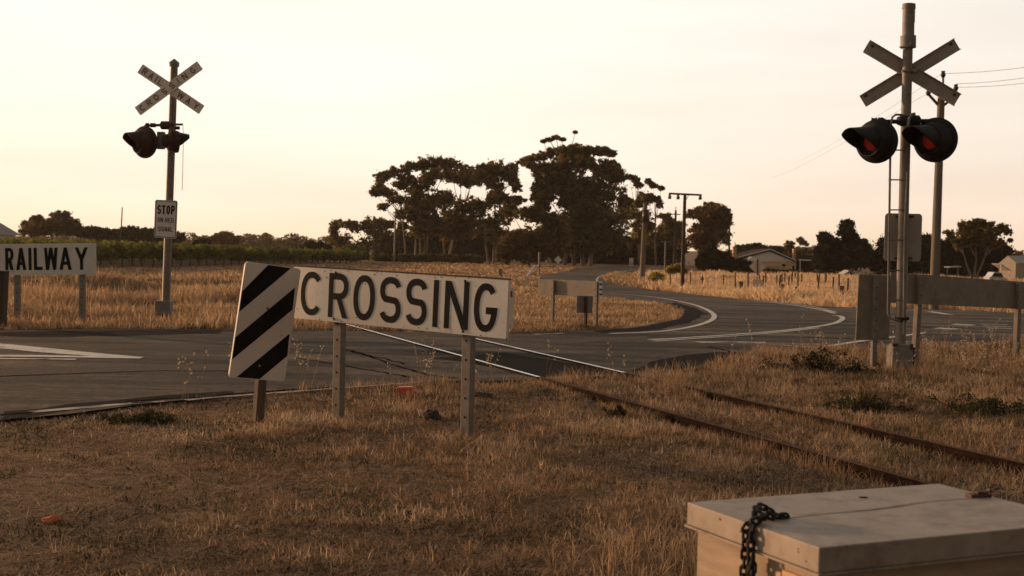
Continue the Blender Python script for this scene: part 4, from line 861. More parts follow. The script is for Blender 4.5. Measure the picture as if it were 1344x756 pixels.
# crossbuck: two lettered boards
def xboard(nm, a0, a1, b0, b1, D, word, wpos, off, M, Ml):
    pl = Plane(a0, b0, a1)       # bottom-left, bottom-right, top-left
    o = MB().prism(rrect(0, 0, pl.w, pl.h, .012, 2), pl.P(0, 0, off), pl.ux, pl.uy, .018).build(nm, M, t, bevel=.002)
    b = MB()
    for ch, u in zip(word, wpos):
        w_ = .095 if ch != 'I' else .03
        if ch in 'W': w_ = .13
        letter(b, pl, ch, u*pl.w-w_/2, u*pl.w+w_/2, pl.h*.20, pl.h*.80, .022, off+.0025)
    b.build('lettering', Ml, o); return o
Dx = DL-.11
xboard('crossbuck_board', zl(168, 148, Dx), zl(193, 97, Dx), zl(508, 377, Dx), zl(533, 322, Dx), Dx, 'RAILWAY', (.08, .185, .265, .335, .66, .785, .91), 0, CROSSW, FADED)
xboard('crossbuck_board', zl(188, 385, Dx), zl(163, 335, Dx), zl(532, 130, Dx), zl(505, 80, Dx), Dx, 'CROSSING', (.075, .19, .30, .43, .555, .655, .755, .885), .025, CROSSW, FADED)
Dp = DL
zz = lambda x, y, D=DL: on(150+x/9.45, 140+y/9.45, D)
jb = zz(662, 232); MB().lathe([(-.14, .0), (-.14, .065), (-.12, .085), (.12, .085), (.14, .065), (.14, 0)], jb, (1, 0, 0), 14).build('junction_box', LRUST, t)
arm = MB(); arm.tube([zz(380, 235), zz(580, 228)], .028, 8); arm.lathe([(-.05, .0), (-.05, .045), (.05, .045), (.05, 0)], zz(480, 230), (1, 0, 0), 10); arm.lathe([(-.03, .0), (-.03, .05), (.03, .05), (.03, 0)], zz(410, 232), (1, 0, 0), 10)
MB().tube([zz(740, 222), zz(850, 220)], .022, 8).build('cable_bracket', LRUST, t); MB().tube([zz(740, 263), zz(810, 265)], .035, 8).build('cable_gland', LRUST, t); arm.tube([zz(390, 230), zz(390, 330)], .03, 8); arm.build('crossarm', LRUST, t)
lc = zz(378, 440, DL-.05)
light_unit(t, lc, (-.42, -.90, -.06), .29, .30, False, LRUST, LRUST, turn=-.42)
l2 = zz(690, 430, DL+.05)
light_unit(t, l2, (.93, .36, -.03), .27, .27, False, LBLACK, LRUST)
MB().box(zz(580, 420, DL-.02), (.075, 0, 0), (0, .05, 0), (0, 0, .175)).build('mounting_plate', GALVD, t, bevel=.008)
# hanging cable
MB().tube([zz(852, 225), zz(856, 420), zz(850, 760), on(239, 250, DL)], .006, 5).build('hanging_cable', WIRE, t)
# STOP plate
q = lambda x, y: on(140+x/3.78, 230+y/3.78, DL-.12)
pl = Plane(q(234, 309), q(345, 314), q(242, 121))
o = MB().prism(rrect(0, 0, pl.w, pl.h, .04), pl.o, pl.ux, pl.uy, .012).build('stop_plate', WHITE, t)
bd = MB(); oo = rrect(.012, .012, pl.w-.012, pl.h-.012, .032); ii_ = rrect(.026, .026, pl.w-.026, pl.h-.026, .022); kk = len(oo)
bd.add([pl.P(a, b, .002) for a, b in oo]+[pl.P(a, b, .002) for a, b in ii_], [(i, (i+1) % kk, (i+1) % kk+kk, i+kk) for i in range(kk)])
bd.build('border', BLACK, o); bd = MB()
for word, cy, hh, ww, tt in (('STOP', .745, .235, .78, .030), ('ON RED', .475, .125, .72, .0125), ('SIGNAL', .235, .125, .68, .0125)):
    cw = {'I': .4, ' ': .45, 'M': 1.1, 'N': 1.05}; tot = sum(cw.get(c, 1) for c in word); gap = .22; full = tot+gap*(len(word)-1); k_ = pl.w*ww/full; x_ = pl.w*(1-ww)/2
    for c in word:
        w_ = cw.get(c, 1)*k_
        if c != ' ': letter(bd, pl, c, x_, x_+w_, pl.h*(cy-hh/2), pl.h*(cy+hh/2), tt, .0025)
        x_ += w_+gap*k_
bd.build('lettering', BLACK, o)
bx = on(217, 404, DL); b = MB(); b.box((bx.x-.02, DL-.03, .16), (.155, 0, 0), (0, .14, 0), (0, 0, .175)); b.build('base_box', GALVD, t, bevel=.015)
b = MB(); b.box((bx.x-.02, DL-.17-.004, .03), (.09, 0, 0), (0, .02, 0), (0, 0, .05)); b.build('base_plate', LRUST, t, bevel=.005)

# ================================================================== RIGHT SIGNAL
DS = at(1180, 482).y; s_ = F/DS
b0 = on(1181, 478, DS)
t = thing('railway_signal', 'warning light mast with a ladder, seen from behind its bare crossbuck', 'railway signal', Vector((b0.x, DS, -.05)))
zr = lambda x, y, D=DS: on(1080+x/3.288, y/3.288, D)
mt = zr(367, 195); pb_ = on(1181.6, 452, DS)
MB().tube([(pb_.x, DS, .0), pb_, mt], [.075, .075, .068], 18).build('pole', GALV, t)
MB().tube([zr(368, 205), zr(369, 95)], .083, 16).build('pole_sleeve', GALVD, t)
MB().tube([zr(370, 98), zr(372, 22)], .086, 16).build('pole_head', GALV, t)
b = MB(); b.tube([zr(371, 38), zr(372, 17)], [.094, .090], 16); b.tube([zr(371, 16.9), zr(371, 14)], [.06, .02], 16); b.build('pole_cap', GALV, t)
b = MB(); b.tube([zr(368, 207), zr(368.5, 155)], .108, 16); b.build('clamp', GALVD, t, bevel=.006)
b = MB(); c = zr(380, 192, DS-.11); b.lathe([(0, .02), (.02, .02), (.022, 0)], c, (0, -1, 0), 10); b.tube([zr(330, 203, DS-.08), zr(400, 203, DS-.08)], .01, 6); b.build('clamp_bolt', GALVD, t)
# bare backs of the crossbuck boards, with folded edges
def xback(a0, a1, b0_, b1_, off):
    pl = Plane(a0, b0_, a1); b = MB(); b.prism([(0, 0), (pl.w, 0), (pl.w, pl.h), (0, pl.h)], pl.P(0, 0, off), pl.ux, pl.uy, .006)
    for v in (.007, pl.h-.007): b.box(pl.P(pl.w/2, v, off+.0175), pl.ux*pl.w/2, pl.uy*.006, pl.n*.0165)
    o = b.build('crossbuck_board', ALUL, t)
    e = MB()
    for u, v in ((.05, .5), (.95, .5)): e.box(pl.P(pl.w*u, pl.h*.72, off+.004), pl.ux*.022, pl.uy*.016, pl.n*.0032)
    e.build('rusty_rivets', RUSTM, o)
Db = DS+.13
xback(zr(172, 225, Db), zr(202, 173, Db), zr(565, 458, Db), zr(593, 405, Db), 0); xback(zr(190, 460, Db), zr(163, 410, Db), zr(598, 212, Db), zr(572, 162, Db), -.045)
b = MB(); c = zr(366, 308); b.lathe([(-.02, .082), (.0, .088), (.02, .082)], c, (0, 0, 1), 18); b.tube([zr(340, 306, DS-.07), zr(405, 306, DS-.07)], .012, 8); b.lathe([(-.02, 0), (-.02, .04), (.02, .04), (.02, 0)], zr(400, 308, DS-.06), (0, 1, 0), 10); b.build('board_clamp', GALV, t)
zl7 = lambda x, y, D=DS: on(1090+x/7.467, 140+y/7.467, D)
b = MB(); b.tube([zl7(400, 150), zl7(1010, 140)], .032, 10)
for x_, w_ in ((430, .05), (490, .06), (515, .045), (1020, .05)): b.lathe([(-.03, 0), (-.03, w_), (.03, w_), (.03, 0)], zl7(x_, 146), (1, 0, 0), 10)
for x_ in (408, 452, 515, 1020): b.tube([zl7(x_, 140), zl7(x_, 108)], .012, 6)
b.build('crossarm', LBLACK, t)
b = MB(); b.lathe([(-.13, 0), (-.13, .055), (-.05, .085), (.17, .085), (.19, .06), (.19, 0)], zl7(745, 140, DS-.02), (1, 0, 0), 14); b.build('junction_box', LBLACK, t)
b = MB(); b.tube([zl7(830, 70, DS-.12), zl7(800, 75, DS-.12), zl7(770, 120, DS-.12), zl7(760, 190, DS-.12)], .022, 8); b.build('conduit', GALVD, t)
light_unit(t, zl7(452, 340, DS-.10), (-.58, -.81, -.03), .275, .46, turn=-.35)
light_unit(t, zl7(1028, 326, DS-.10), (-.58, -.81, -.03), .28, .44, turn=-.35)
# ladder
b = MB(); L0, L1 = zl7(583, 640, DS-.12), on(1166, 412, DS-.12)
b.tube([zl7(705, 80, DS-.05), zl7(640, 78, DS-.12), zl7(605, 105, DS-.12), zl7(592, 180, DS-.12), zl7(583, 640, DS-.12), on(1167, 300, DS-.12), on(1165.5, 412, DS-.12), on(1170, 419, DS-.12), on(1182, 420, DS-.09)], .016, 8)
b.build('ladder_rail', GALVD, t)
for y_ in (197, 236, 275.5, 315, 355, 394): MB().tube([on(1166.6-(y_-355)*-.002, y_, DS-.12), on(1190-(y_-197)*.025, y_, DS-.05)], .011, 6).build('ladder_rung', GALVD, t)
b = MB(); b.lathe([(-.03, .082), (.03, .082)], on(1182.3, 419, DS), (0, 0, 1), 16); b.tube([on(1176, 419, DS-.09), on(1193, 418, DS-.09)], .022, 8); b.build('ladder_clamp', LBLACK, t)
b = MB(); b.tube([zl7(755, 640, DS-.085), on(1187.5, 300, DS-.085), on(1186, 440, DS-.085)], .016, 8); b.build('cable_pipe', GALVD, t)
# plate back
q = lambda x, y: on(1080+x/2.8, 230+y/2.8, DS+.12)
pl = Plane(q(224, 314), q(360, 317), q(228, 139))
o = MB().prism(rrect(0, 0, pl.w, pl.h, .05), pl.o, pl.ux, pl.uy, .012).build('plate_back', ALUL, t)
b = MB()
for v in (.94, .06): b.beam(pl.P(pl.w*.28, pl.h*v, .02), pl.P(pl.w*.75, pl.h*v, .02), .03, .035, pl.uy)
b.build('plate_bracket', RUSTM, o)
bx = on(1181, 467, DS)
b = MB(); b.box((bx.x-.01, DS-.02, .165), (.15, 0, 0), (0, .15, 0), (0, 0, .175)); b.build('base_box', GALVD, t, bevel=.02)
b = MB(); b.box((bx.x+.17, DS+.02, .14), (.028, 0, 0), (0, .10, 0), (0, 0, .15)); b.box((bx.x-.12, DS-.16, .33), (.04, 0, 0), (0, .02, 0), (0, 0, .02)); b.box((bx.x+.11, DS-.17, .31), (.02, 0, 0), (0, .02, 0), (0, 0, .04)); b.build('base_lugs', LRUST, t, bevel=.006)
b = MB(); b.box((bx.x-.02, DS-.02, -.04), (.32, 0, 0), (0, .28, 0), (0, 0, .035)); b.build('concrete_footing', CONC, t, bevel=.01)

# ================================================================== BARE SIGN BACKS
# right: long panel and board
Da, Dc = at(1203, 479).y+.15, at(1334, 467).y
pl = Plane(on(1168, 397.3, Da-.15), on(1400, 408.5, Dc+.9), on(1168, 357.2, Da-.15))
t = thing('bare_sign_back', 'long bare sign back on two drilled posts behind the ladder mast', 'sign', Vector((on(1250, 400, Da).x, Da, -.05)))
MB().prism(rrect(0, 0, pl.w, pl.h, .01, 2), pl.P(0, 0, 0), pl.ux, pl.uy, .03).build('sign_panel', ALU, t, bevel=.003)
for px, py, fx in ((1203.5, 380, 1200), (1334, 385, 1333)):
    s1 = pl.px(px, py)[0]; q_ = pl.P(s1, pl.h*.96, .04); f0 = on(fx, 470, q_.y); steel_post('post', t, (f0.x, q_.y, -.35), q_, .10, .07, pl.ux, face=pl.n)
pl = Plane(on(1123.3, 446, DS+.25), on(1166.5, 447, DS+.5), on(1123.8, 359.5, DS+.25))
t = thing('bare_board_back', 'bare upright board back on a drilled post, beside the ladder mast', 'sign', Vector((on(1144, 450, DS+.4).x, DS+.4, -.05)))
MB().prism(rrect(0, 0, pl.w, pl.h, .03), pl.o, pl.ux, pl.uy, .015).build('board', ALU, t)
q_ = pl.P(pl.w*.48, pl.h*.97, .03); steel_post('post', t, (q_.x, q_.y, -.3), q_, .085, .055, pl.ux, M=GALVD, face=pl.n)
# centre, beyond the road
DCn = at(785, 427).y
pl = Plane(on(706, 386, DCn+1.2), on(785.5, 389.8, DCn), on(706, 366.2, DCn+1.2))
t = thing('bare_sign_back', 'grey bare sign back standing on the dry corner inside the bend', 'sign', Vector((on(750, 400, DCn+.5).x, DCn+.5, -.05)))
MB().prism(rrect(0, 0, pl.w, pl.h, .01, 2), pl.o, pl.ux, pl.uy, .03).build('sign_panel', ALU, t, bevel=.003)
for px, fx in ((727.5, 727), (784.5, 785)):
    s1 = pl.px(px, 378)[0]; q_ = pl.P(s1, pl.h*.97, .04); steel_post('post', t, (q_.x, q_.y, -.3), q_, .085, .06, pl.ux, face=pl.n)
Dq = DCn-.7
pl = Plane(on(756.5, 410.5, Dq+.0), on(777.3, 411, Dq+.35), on(757, 388, Dq))
t = thing('bare_board_back', 'small dark board back on a rusty stake under the grey sign back', 'sign', Vector((on(767, 425, Dq).x, Dq, -.05)))
MB().prism(rrect(0, 0, pl.w, pl.h, .015), pl.o, pl.ux, pl.uy, .012).build('board', GALVD, t)
q_ = pl.P(pl.w*.5, pl.h*.97, .03); MB().beam((q_.x, q_.y, -.3), q_, .055, .04, pl.ux).build('post', RUSTM, t)
# narrow marker at the end of the grey sign back
pl = Plane(on(786.5, 390, DCn-.1), on(790.3, 390, DCn+.25), on(786.5, 369, DCn-.1))
t = thing('end_marker', 'narrow white strip with black blocks on the end of the grey sign back', 'marker', pl.o.copy())
o = MB().prism([(0, 0), (pl.w, 0), (pl.w, pl.h), (0, pl.h)], pl.o, pl.ux, pl.uy, .01).build('strip', WGP, t)
b = MB()
for v in (.12, .42, .75): b.prism([(.01, pl.h*v), (pl.w-.01, pl.h*v), (pl.w-.01, pl.h*(v+.12)), (.01, pl.h*(v+.12))], pl.P(0, 0, .002), pl.ux, pl.uy, 0)
b.build('black_blocks', BLACK, o)

# ================================================================== GUIDE POSTS
def guide(px, y0, y1, label, red=True, lean=0):
    p = at(px, y0); hgt = on(px, y1, p.y).z-p.z; w = .11 if p.y < 40 else .14
    t = thing('guide_post', label, 'guide post', p+Vector((0, 0, -.05)), 'white guide posts')
    del t['group']
    b = MB(); b.prism([(-w/2, 0), (w/2, 0), (w/2, hgt), (w*.1, hgt+w*.25), (-w/2, hgt-.03)], p+Vector((lean*0, 0, -.05)), Vector((1, 0, 0)), Vector((lean, 0, 1)).normalized(), .03); b.build('post', WGP, t)
    b = MB(); b.box(p+Vector((lean*hgt*.8, -.003, hgt*.80)), (w*.20, 0, 0), (0, .004, 0), (0, 0, hgt*.075)); b.build('reflector', REDR if red else BLACK, t)
guide(670, 430, 375, 'white guide post with a red reflector beside the end of the CROSSING sign')
guide(814, 366.5, 356, 'white guide post nearest the tip of the grass tongue', False, .02)
guide(821, 363.5, 356, 'white guide post just right of the grass tongue tip, shorter', False, -.03)
guide(839, 359.5, 350, 'white guide post hard against the leaning timber power pole', False)
guide(851, 375.5, 363, 'white guide post in the dry grass by the yellow shrub', False)
guide(742, 355.5, 348.5, 'small white guide post on the far verge beside the tree trunks', False)
guide(1044, 394.5, 374, 'white guide post in the tall grass in front of the wire fence', False, .02)
# white culvert barrier
p = at(690, 376); q = at(700, 359)
t = thing('white_barrier', 'white wooden guard rail on the verge left of the bend', 'barrier', p)
for i, (px, yb, yt) in enumerate(((688.5, 376.5, 362), (694, 366, 354), (700, 359, 348))):
    a = at(px, yb); MB().beam((a.x, a.y, a.z-.1), on(px+2.2, yt, a.y), .12, .12).build('post', WGP, t)
a0, a1 = at(688.5, 376.5), at(700, 359); u0_, u1_ = on(690.5, 363.5, a0.y), on(702, 349, a1.y); MB().beam(u0_, u1_, .05, .14, (1, 0, 0)).build('guard_rail', WGP, t)
a = at(704, 360); MB().beam(u1_, on(706, 349.5, a1.y+2), .05, .14, (0, 1, 0)).build('guard_rail', WGP, t)

# ================================================================== SMALL SIGNS FAR AWAY
def far_sign(name, label, px, yb, D, build, M, post=GALVD, pr=.04, top=None):
    g0 = Vector((on(px, yb, D).x, D, float(far_z(D)))); t = thing(name, label, 'sign', g0)
    tz = on(px, top, D); MB().tube([(g0.x, D+.05, g0.z-.2), (tz.x, D+.05, tz.z)], pr, 6).build('post', post, t); build(t, D); return t
def diamond(cx, cy, r, M):
    def f(t, D): MB().prism([(0, -r*D/F), (r*D/F, 0), (0, r*D/F), (-r*D/F, 0)], on(cx, cy, D-.03), Vector((1, 0, 0)), Vector((0, 0, 1)), .02).build('diamond_plate', M, t)
    return f
def d2(t, D):
    DS_ = mat('diamond sign backing', (.66, .53, .42), .6, .08, 4); diamond(994.5, 350, 10.8, DS_)(t, D); k = D/F; c = on(994.3, 371.6, D-.03)
    MB().prism(rrect(-6.3*k, -5*k, 6.3*k, 5*k, .04, 2), c, Vector((1, 0, 0)), Vector((0, 0, 1)), .02).build('lower_plate', DS_, t)
    MB().beam(on(994.6, 361, D-.07), on(994.3, 340, D-.07), .06, .03, (1, 0, 0)).build('stiffener', RUSTM, t)
far_sign('diamond_sign_back', 'bare back of a diamond sign with a square plate under it, before the house', 994, 389.5, at(994, 389.5).y, d2, ALU, top=342, pr=.035)
far_sign('small_diamond_sign', 'small grey diamond sign left of the paler one, under the gum trees', 721, 352, 150, diamond(721, 342, 4.2, ALU), ALU, top=342)
far_sign('small_diamond_sign', 'small pale diamond sign on the verge under the gum trees', 732.5, 352, 150, diamond(732.5, 341, 5.3, WHITE), WHITE, top=342)
def blank(cx, cy, rx, ry, M): return lambda t, D: MB().prism(rrect(-rx*D/F, -ry*D/F, rx*D/F, ry*D/F, .05, 2), on(cx, cy, D-.03), Vector((1, 0, 0)), Vector((0, 0, 1)), .02).build('plate', M, t)
def rw(t, D):
    k = D/F; o = MB().prism(rrect(-2.7*k, -5.5*k, 2.7*k, 5.5*k, .05, 2), on(828.5, 344, D-.03), Vector((1, 0, 0)), Vector((0, 0, 1)), .02).build('plate', WGP, t); c = on(828.5, 346, D-.056); b = MB(); n_ = 16
    b.add([c+Vector((math.cos(a)*2.2*k, 0, math.sin(a)*2.2*k)) for a in [6.283*i/n_ for i in range(n_)]]+[c+Vector((math.cos(a)*1.3*k, 0, math.sin(a)*1.3*k)) for a in [6.283*i/n_ for i in range(n_)]], [(i, (i+1) % n_, (i+1) % n_+n_, i+n_) for i in range(n_)]); b.build('red_ring', REDR, o)
far_sign('speed_sign', 'white road sign with a red ring where the road disappears', 828.5, 352, 172, rw, WGP, top=345)
def rd(t, D): k = D/F; MB().lathe([(-.01, 0), (-.01, 2.3*k), (.01, 2.3*k), (.01, 0)], on(921.5, 366, D-.03), (0, -1, 0), 18).build('disc', GALVD, t)
far_sign('round_marker', 'small dark round marker in the tall grass right of the T shaped pole', 921.5, 378, 86, rd, GALVD, top=366, pr=.03)
far_sign('small_plate_sign', 'tiny white plate among the vines by the green rounded shrub', 466, 343, 168, blank(466, 331.5, 1.6, 2.4, WGP), WGP, top=331)
t = far_sign('small_plate_sign', 'little grey plate in the dry grass above the end of the CROSSING sign', 657, 372, 100, blank(657, 357, 2.6, 4.5, ALU), ALU, top=357)
g0 = Vector((on(707.5, 356, 120).x, 120, -1)); o = rebase(MB().tube([(g0.x, 120, -1.2), on(708, 331, 120)], .09, 6).build('thin_pole', GALVD), g0); tag(o, 'short grey pole beside the white guard rail', 'pole')

# ================================================================== POLES
def pole(label, px0, yb, px1, yt, r0_, r1_, M, D=None, arm=None):
    p = at(px0, yb) if D is None else Vector((on(px0, yb, D).x, D, float(far_z(D)))); D = p.y; T = on(px1, yt, D)
    t = thing('power_pole', label, 'pole', p); MB().tube([p-Vector((0, 0, .4)), p.lerp(T, .5), T], [r0_, (r0_+r1_)/2, r1_], 10).build('pole', M, t)
    if arm: arm(t, D)
    return t
def armT(t, D):
    MB().beam(on(878, 254, D), on(921, 256, D), .10, .12, (0, 1, 0)).build('crossarm', DARKW, t)
    b = MB()
    for x_, y_ in ((879, 257.5), (890, 258), (919, 258.5)): c = on(x_, y_, D-.02); b.lathe([(-.18, 0), (-.18, .09), (-.05, .12), (.05, .07), (.14, .09), (.16, 0)], c, (0, 0, 1), 8)
    b.build('insulators', INS, t); MB().tube([on(898.5, 266, D), on(904, 256, D)], .02, 5).build('brace', DARKW, t)
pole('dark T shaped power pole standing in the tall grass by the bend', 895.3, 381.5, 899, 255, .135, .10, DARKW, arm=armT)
def arm2(t, D):
    b = MB(); b.beam(on(836, 291, D), on(856, 291.5, D), .1, .12, (0, 1, 0)); b.build('crossarm', DARKW, t); b = MB(); b.lathe([(-.5, 0), (-.5, .28), (.5, .28), (.5, 0)], on(847.5, 283, D-.3), (0, 0, 1), 10); b.build('transformer', INS, t)
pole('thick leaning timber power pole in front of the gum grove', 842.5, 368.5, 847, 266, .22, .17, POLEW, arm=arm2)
def arm3(t, D): MB().beam(on(879.5, 281, D), on(893, 281.5, D), .12, .14, (0, 1, 0)).build('crossarm', DARKW, t); MB().tube([on(887, 281, D), on(887, 271, D)], .05, 6).build('top_spike', DARKW, t)
pole('distant power pole with a high crossarm, left of the T shaped one', 885, 345, 887, 276, .2, .15, DARKW, 190, arm3)
def arm4(t, D): MB().beam(on(868, 317, D), on(880, 317.5, D), .1, .12, (0, 1, 0)).build('crossarm', GALV, t)
pole('short pale pole with a crossarm among the trees near the bend', 873, 345, 873.5, 317, .10, .09, GALV, 160, arm4)
pole('thin dark pole rising behind the warm toned gum tree', 957, 345, 957.5, 292, .18, .14, DARKW, 215)
pole('slender pale pole in the dry field before the gum grove', 517.3, 345.5, 519.5, 274, .13, .09, GALV)
pole('thin dark pole standing beyond the vines', 157.5, 330, 160.5, 272, .10, .07, DARKW, 165)
DP = at(1225, 406).y
def armR(t, D):
    zp = lambda x, y: on(1080+x/3.288, y/3.288, D)
    MB().tube([zp(518, 430), zp(519, 325)], .04, 8).build('top_spike', GALVD, t)
    b = MB(); b.beam(zp(508, 465), zp(457, 408), .06, .08, (0, 1, 0)); b.beam(zp(512, 462), zp(574, 415), .06, .08, (0, 1, 0)); b.beam(zp(455, 412), zp(455, 396), .05, .05); b.beam(zp(574, 418), zp(574, 385), .05, .05); b.build('crossarm', DARKW, t)
    b = MB()
    for x_, y_ in ((519, 322), (574, 380), (455, 400)): b.lathe([(-.10, 0), (-.10, .05), (0, .095), (.06, .06), (.12, .075), (.13, 0)], zp(x_, y_), (0, 0, 1), 10)
    b.build('insulators', INS, t)
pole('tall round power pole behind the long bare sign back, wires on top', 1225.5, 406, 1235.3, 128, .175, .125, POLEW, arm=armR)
for i, (a, b, lab) in enumerate((((1238, 96.5), (1420, 76), 'topmost overhead wire'), ((1255, 110), (1420, 88), 'middle overhead wire'), ((1255, 114.5), (1420, 97), 'lowest overhead wire'))):
    p_, q_ = on(*a, DP), on(b[0], b[1], DP-6); P_ = [p_.lerp(q_, k_/10)-Vector((0, 0, .10*4*(k_/10)*(1-k_/10))) for k_ in range(11)]
    tag(rebase(MB().tube(P_, .007, 5).build('overhead_wire', WIRE), p_), lab+' running off from the tall round power pole', 'wire')
for i, (a, b, Dd, lab) in enumerate((((1236, 97), (1040, 215), 150, 'upper wire'), ((1218, 122), (1010, 235), 150, 'lower wire'))):
    p_, q_ = on(*a, DP), on(b[0], b[1], Dd); P_ = [p_.lerp(q_, k_/14)-Vector((0, 0, 1.2*(k_/14)*(1-k_/14))) for k_ in range(15)]
    tag(rebase(MB().tube(P_, .005, 5).build('overhead_wire', WIRE), p_), lab+' running away from the tall pole behind the crossbuck', 'wire')

# ================================================================== FENCE AND STAKES
fpx = [(862, 377), (880, 379.5), (906, 383), (921, 384), (949, 386), (965, 389), (982, 390), (1001, 391), (1022, 393), (1047, 394.5), (1073, 397), (1092, 397), (1100, 398), (1112, 398), (1135, 400), (1165, 402), (1195, 403), (1245, 405), (1300, 408), (1350, 410)]
fp = [at(x_, y_-2.5) for x_, y_ in fpx]
t = thing('wire_fence', 'post and wire fence running along the tall dry grass', 'fence', fp[0])
hts = [.85+.35*random.random() for _ in fp]
for p_, h_ in zip(fp, hts): MB().beam(p_-Vector((0, 0, .3)), p_+Vector((random.uniform(-.05, .05), 0, h_+.15)), .065, .065).build('post', DARKW, t)
w_ = MB()
for fr in (.35, .65, .95):
    w_.tube([p_+Vector((0, 0, h_*fr)) for p_, h_ in zip(fp, hts)], .006, 4)
w_.build('wires', WIRE, t)
sp = None
for i in range(17):
    px = 1003+i*6.0+random.uniform(-1.5, 1.5); p_ = at(px, 386+random.uniform(-1, 1.5)); p_ = Vector((on(px, 380, 92+random.uniform(-4, 4)).x, 92+random.uniform(-4, 4), -1.0)); h_ = random.uniform(.9, 1.3)
    if sp is None: sp = tag(rebase(MB().beam((p_.x, p_.y, p_.z-.3), (p_.x+.02, p_.y, p_.z+1.0), .075, .075).build('timber_stake', DARKW), p_), 'short dark timber stake in the tall dry grass below the house', 'stake', 'short stakes in the field behind the fence')
    else: c_ = dup(sp, p_, random.uniform(0, 3), (1, 1, h_))
for px, yb, yt, lab in ((1027, 384, 372.5, 'thick grey stump post left of the white guide post'), (1104, 390, 375, 'thick grey stump post right of the white guide post'), (972, 380, 369, 'thick grey stump post left of the diamond sign back')):
    p_ = at(px, yb+6); tag(rebase(MB().beam((p_.x, p_.y, p_.z-.3), on(px+.4, yt, p_.y), .22, .22).build('stump_post', WOOD, bevel=.02), p_), lab, 'post')

# ================================================================== HOUSES
DH = 185.0
zh = lambda x, y, D=DH: on(940+x/7.467, 310+y/7.467, D)
t = thing('house', 'low gabled house with sun warmth painted into its walls behind the diamond sign', 'house', Vector((zh(520, 340).x, DH, -1)))
gl_, gr_, ap = zh(205, 214), zh(775, 246), zh(520, 134); wl_, wr_ = zh(300, 250), zh(785, 250); zb = -1.05
def gable(M, x0, x1, zeave_l, zeave_r, xa, za, y0, y1):
    b = MB(); P_ = [(x0, zb), (x1, zb), (x1, zeave_r), (xa, za), (x0, zeave_l)]; b.add([(a, y0, z) for a, z in P_]+[(a, y1, z) for a, z in P_], [(0, 1, 2, 3, 4), (9, 8, 7, 6, 5), (1, 6, 7, 2), (0, 4, 9, 5)]); return b.build('wall', M, t)
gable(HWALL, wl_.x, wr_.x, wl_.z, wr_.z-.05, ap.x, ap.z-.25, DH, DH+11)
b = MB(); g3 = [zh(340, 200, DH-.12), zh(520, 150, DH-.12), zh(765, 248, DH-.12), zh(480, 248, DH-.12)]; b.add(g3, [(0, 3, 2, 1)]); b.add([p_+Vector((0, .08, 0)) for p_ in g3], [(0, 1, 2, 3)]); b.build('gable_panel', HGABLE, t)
rf = MB(); th = Vector((0, 0, .14)); y1 = DH+11.5; y0 = DH-.7
for a, c in ((gl_, ap), (ap, gr_)):
    A, B_, C_, D_ = Vector((a.x, y0, a.z)), Vector((c.x, y0, c.z)), Vector((c.x, y1, c.z)), Vector((a.x, y1, a.z)); rf.add([A, B_, C_, D_, A+th, B_+th, C_+th, D_+th], [(0, 3, 2, 1), (4, 5, 6, 7), (0, 1, 5, 4), (2, 3, 7, 6), (1, 2, 6, 5), (0, 4, 7, 3)])
roof = rf.build('roof', HROOF, t)
fb = MB(); up_ = Vector((0, 0, .04))
for a, c in ((gl_, ap), (ap, gr_)): fb.beam(Vector((a.x, y0-.05, a.z+.10)), Vector((c.x, y0-.05, c.z+.10)), .05, .10, (0, 1, 0))
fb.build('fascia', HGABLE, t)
for px0, px1, lab in ((163, 195, 0), (752, 777, 1)):
    c0, c1 = zh(px0, 110 if lab == 0 else 132, DH+2.5), zh(px1, 110, DH+2.5); w2 = (c1.x-c0.x)/2; zt = c0.z
    ch = MB(); ch.box(((c0.x+c1.x)/2, DH+2.5, (zt+.2)/2), (w2, 0, 0), (0, .4, 0), (0, 0, (zt-.2)/2)); ch.box(((c0.x+c1.x)/2, DH+2.5, zt+.04), (w2*1.2, 0, 0), (0, .47, 0), (0, 0, .06)); o = ch.build('chimney', CHIM, t)
MB().tube([zh(184, 110, DH+2.5), zh(185, 55, DH+2.5)], .05, 6).build('flue_pipe', GALVD, t); MB().tube([zh(706, 200, DH+3), zh(706, 138, DH+3)], .05, 6).build('antenna_mast', GALV, t)
def win(x0, y0_, x1, y1_):
    a, c = zh(x0, y1_, DH-.03), zh(x1, y0_, DH-.03); f = MB()
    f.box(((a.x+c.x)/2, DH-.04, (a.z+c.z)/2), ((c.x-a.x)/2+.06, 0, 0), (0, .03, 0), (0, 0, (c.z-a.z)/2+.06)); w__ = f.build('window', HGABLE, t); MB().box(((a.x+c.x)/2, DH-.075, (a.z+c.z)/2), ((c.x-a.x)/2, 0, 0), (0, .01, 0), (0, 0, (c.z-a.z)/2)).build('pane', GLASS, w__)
win(640, 272, 680, 300); win(742, 288, 768, 336)
# porch gable on the left
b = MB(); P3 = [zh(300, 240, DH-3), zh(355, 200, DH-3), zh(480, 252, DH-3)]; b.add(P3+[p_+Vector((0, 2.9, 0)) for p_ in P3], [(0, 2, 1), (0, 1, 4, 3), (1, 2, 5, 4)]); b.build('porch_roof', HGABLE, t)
MB().box(zh(560, 325, DH-2.2), (1.6, 0, 0), (0, .06, 0), (0, 0, .45)).build('porch_wall', SHED, t)
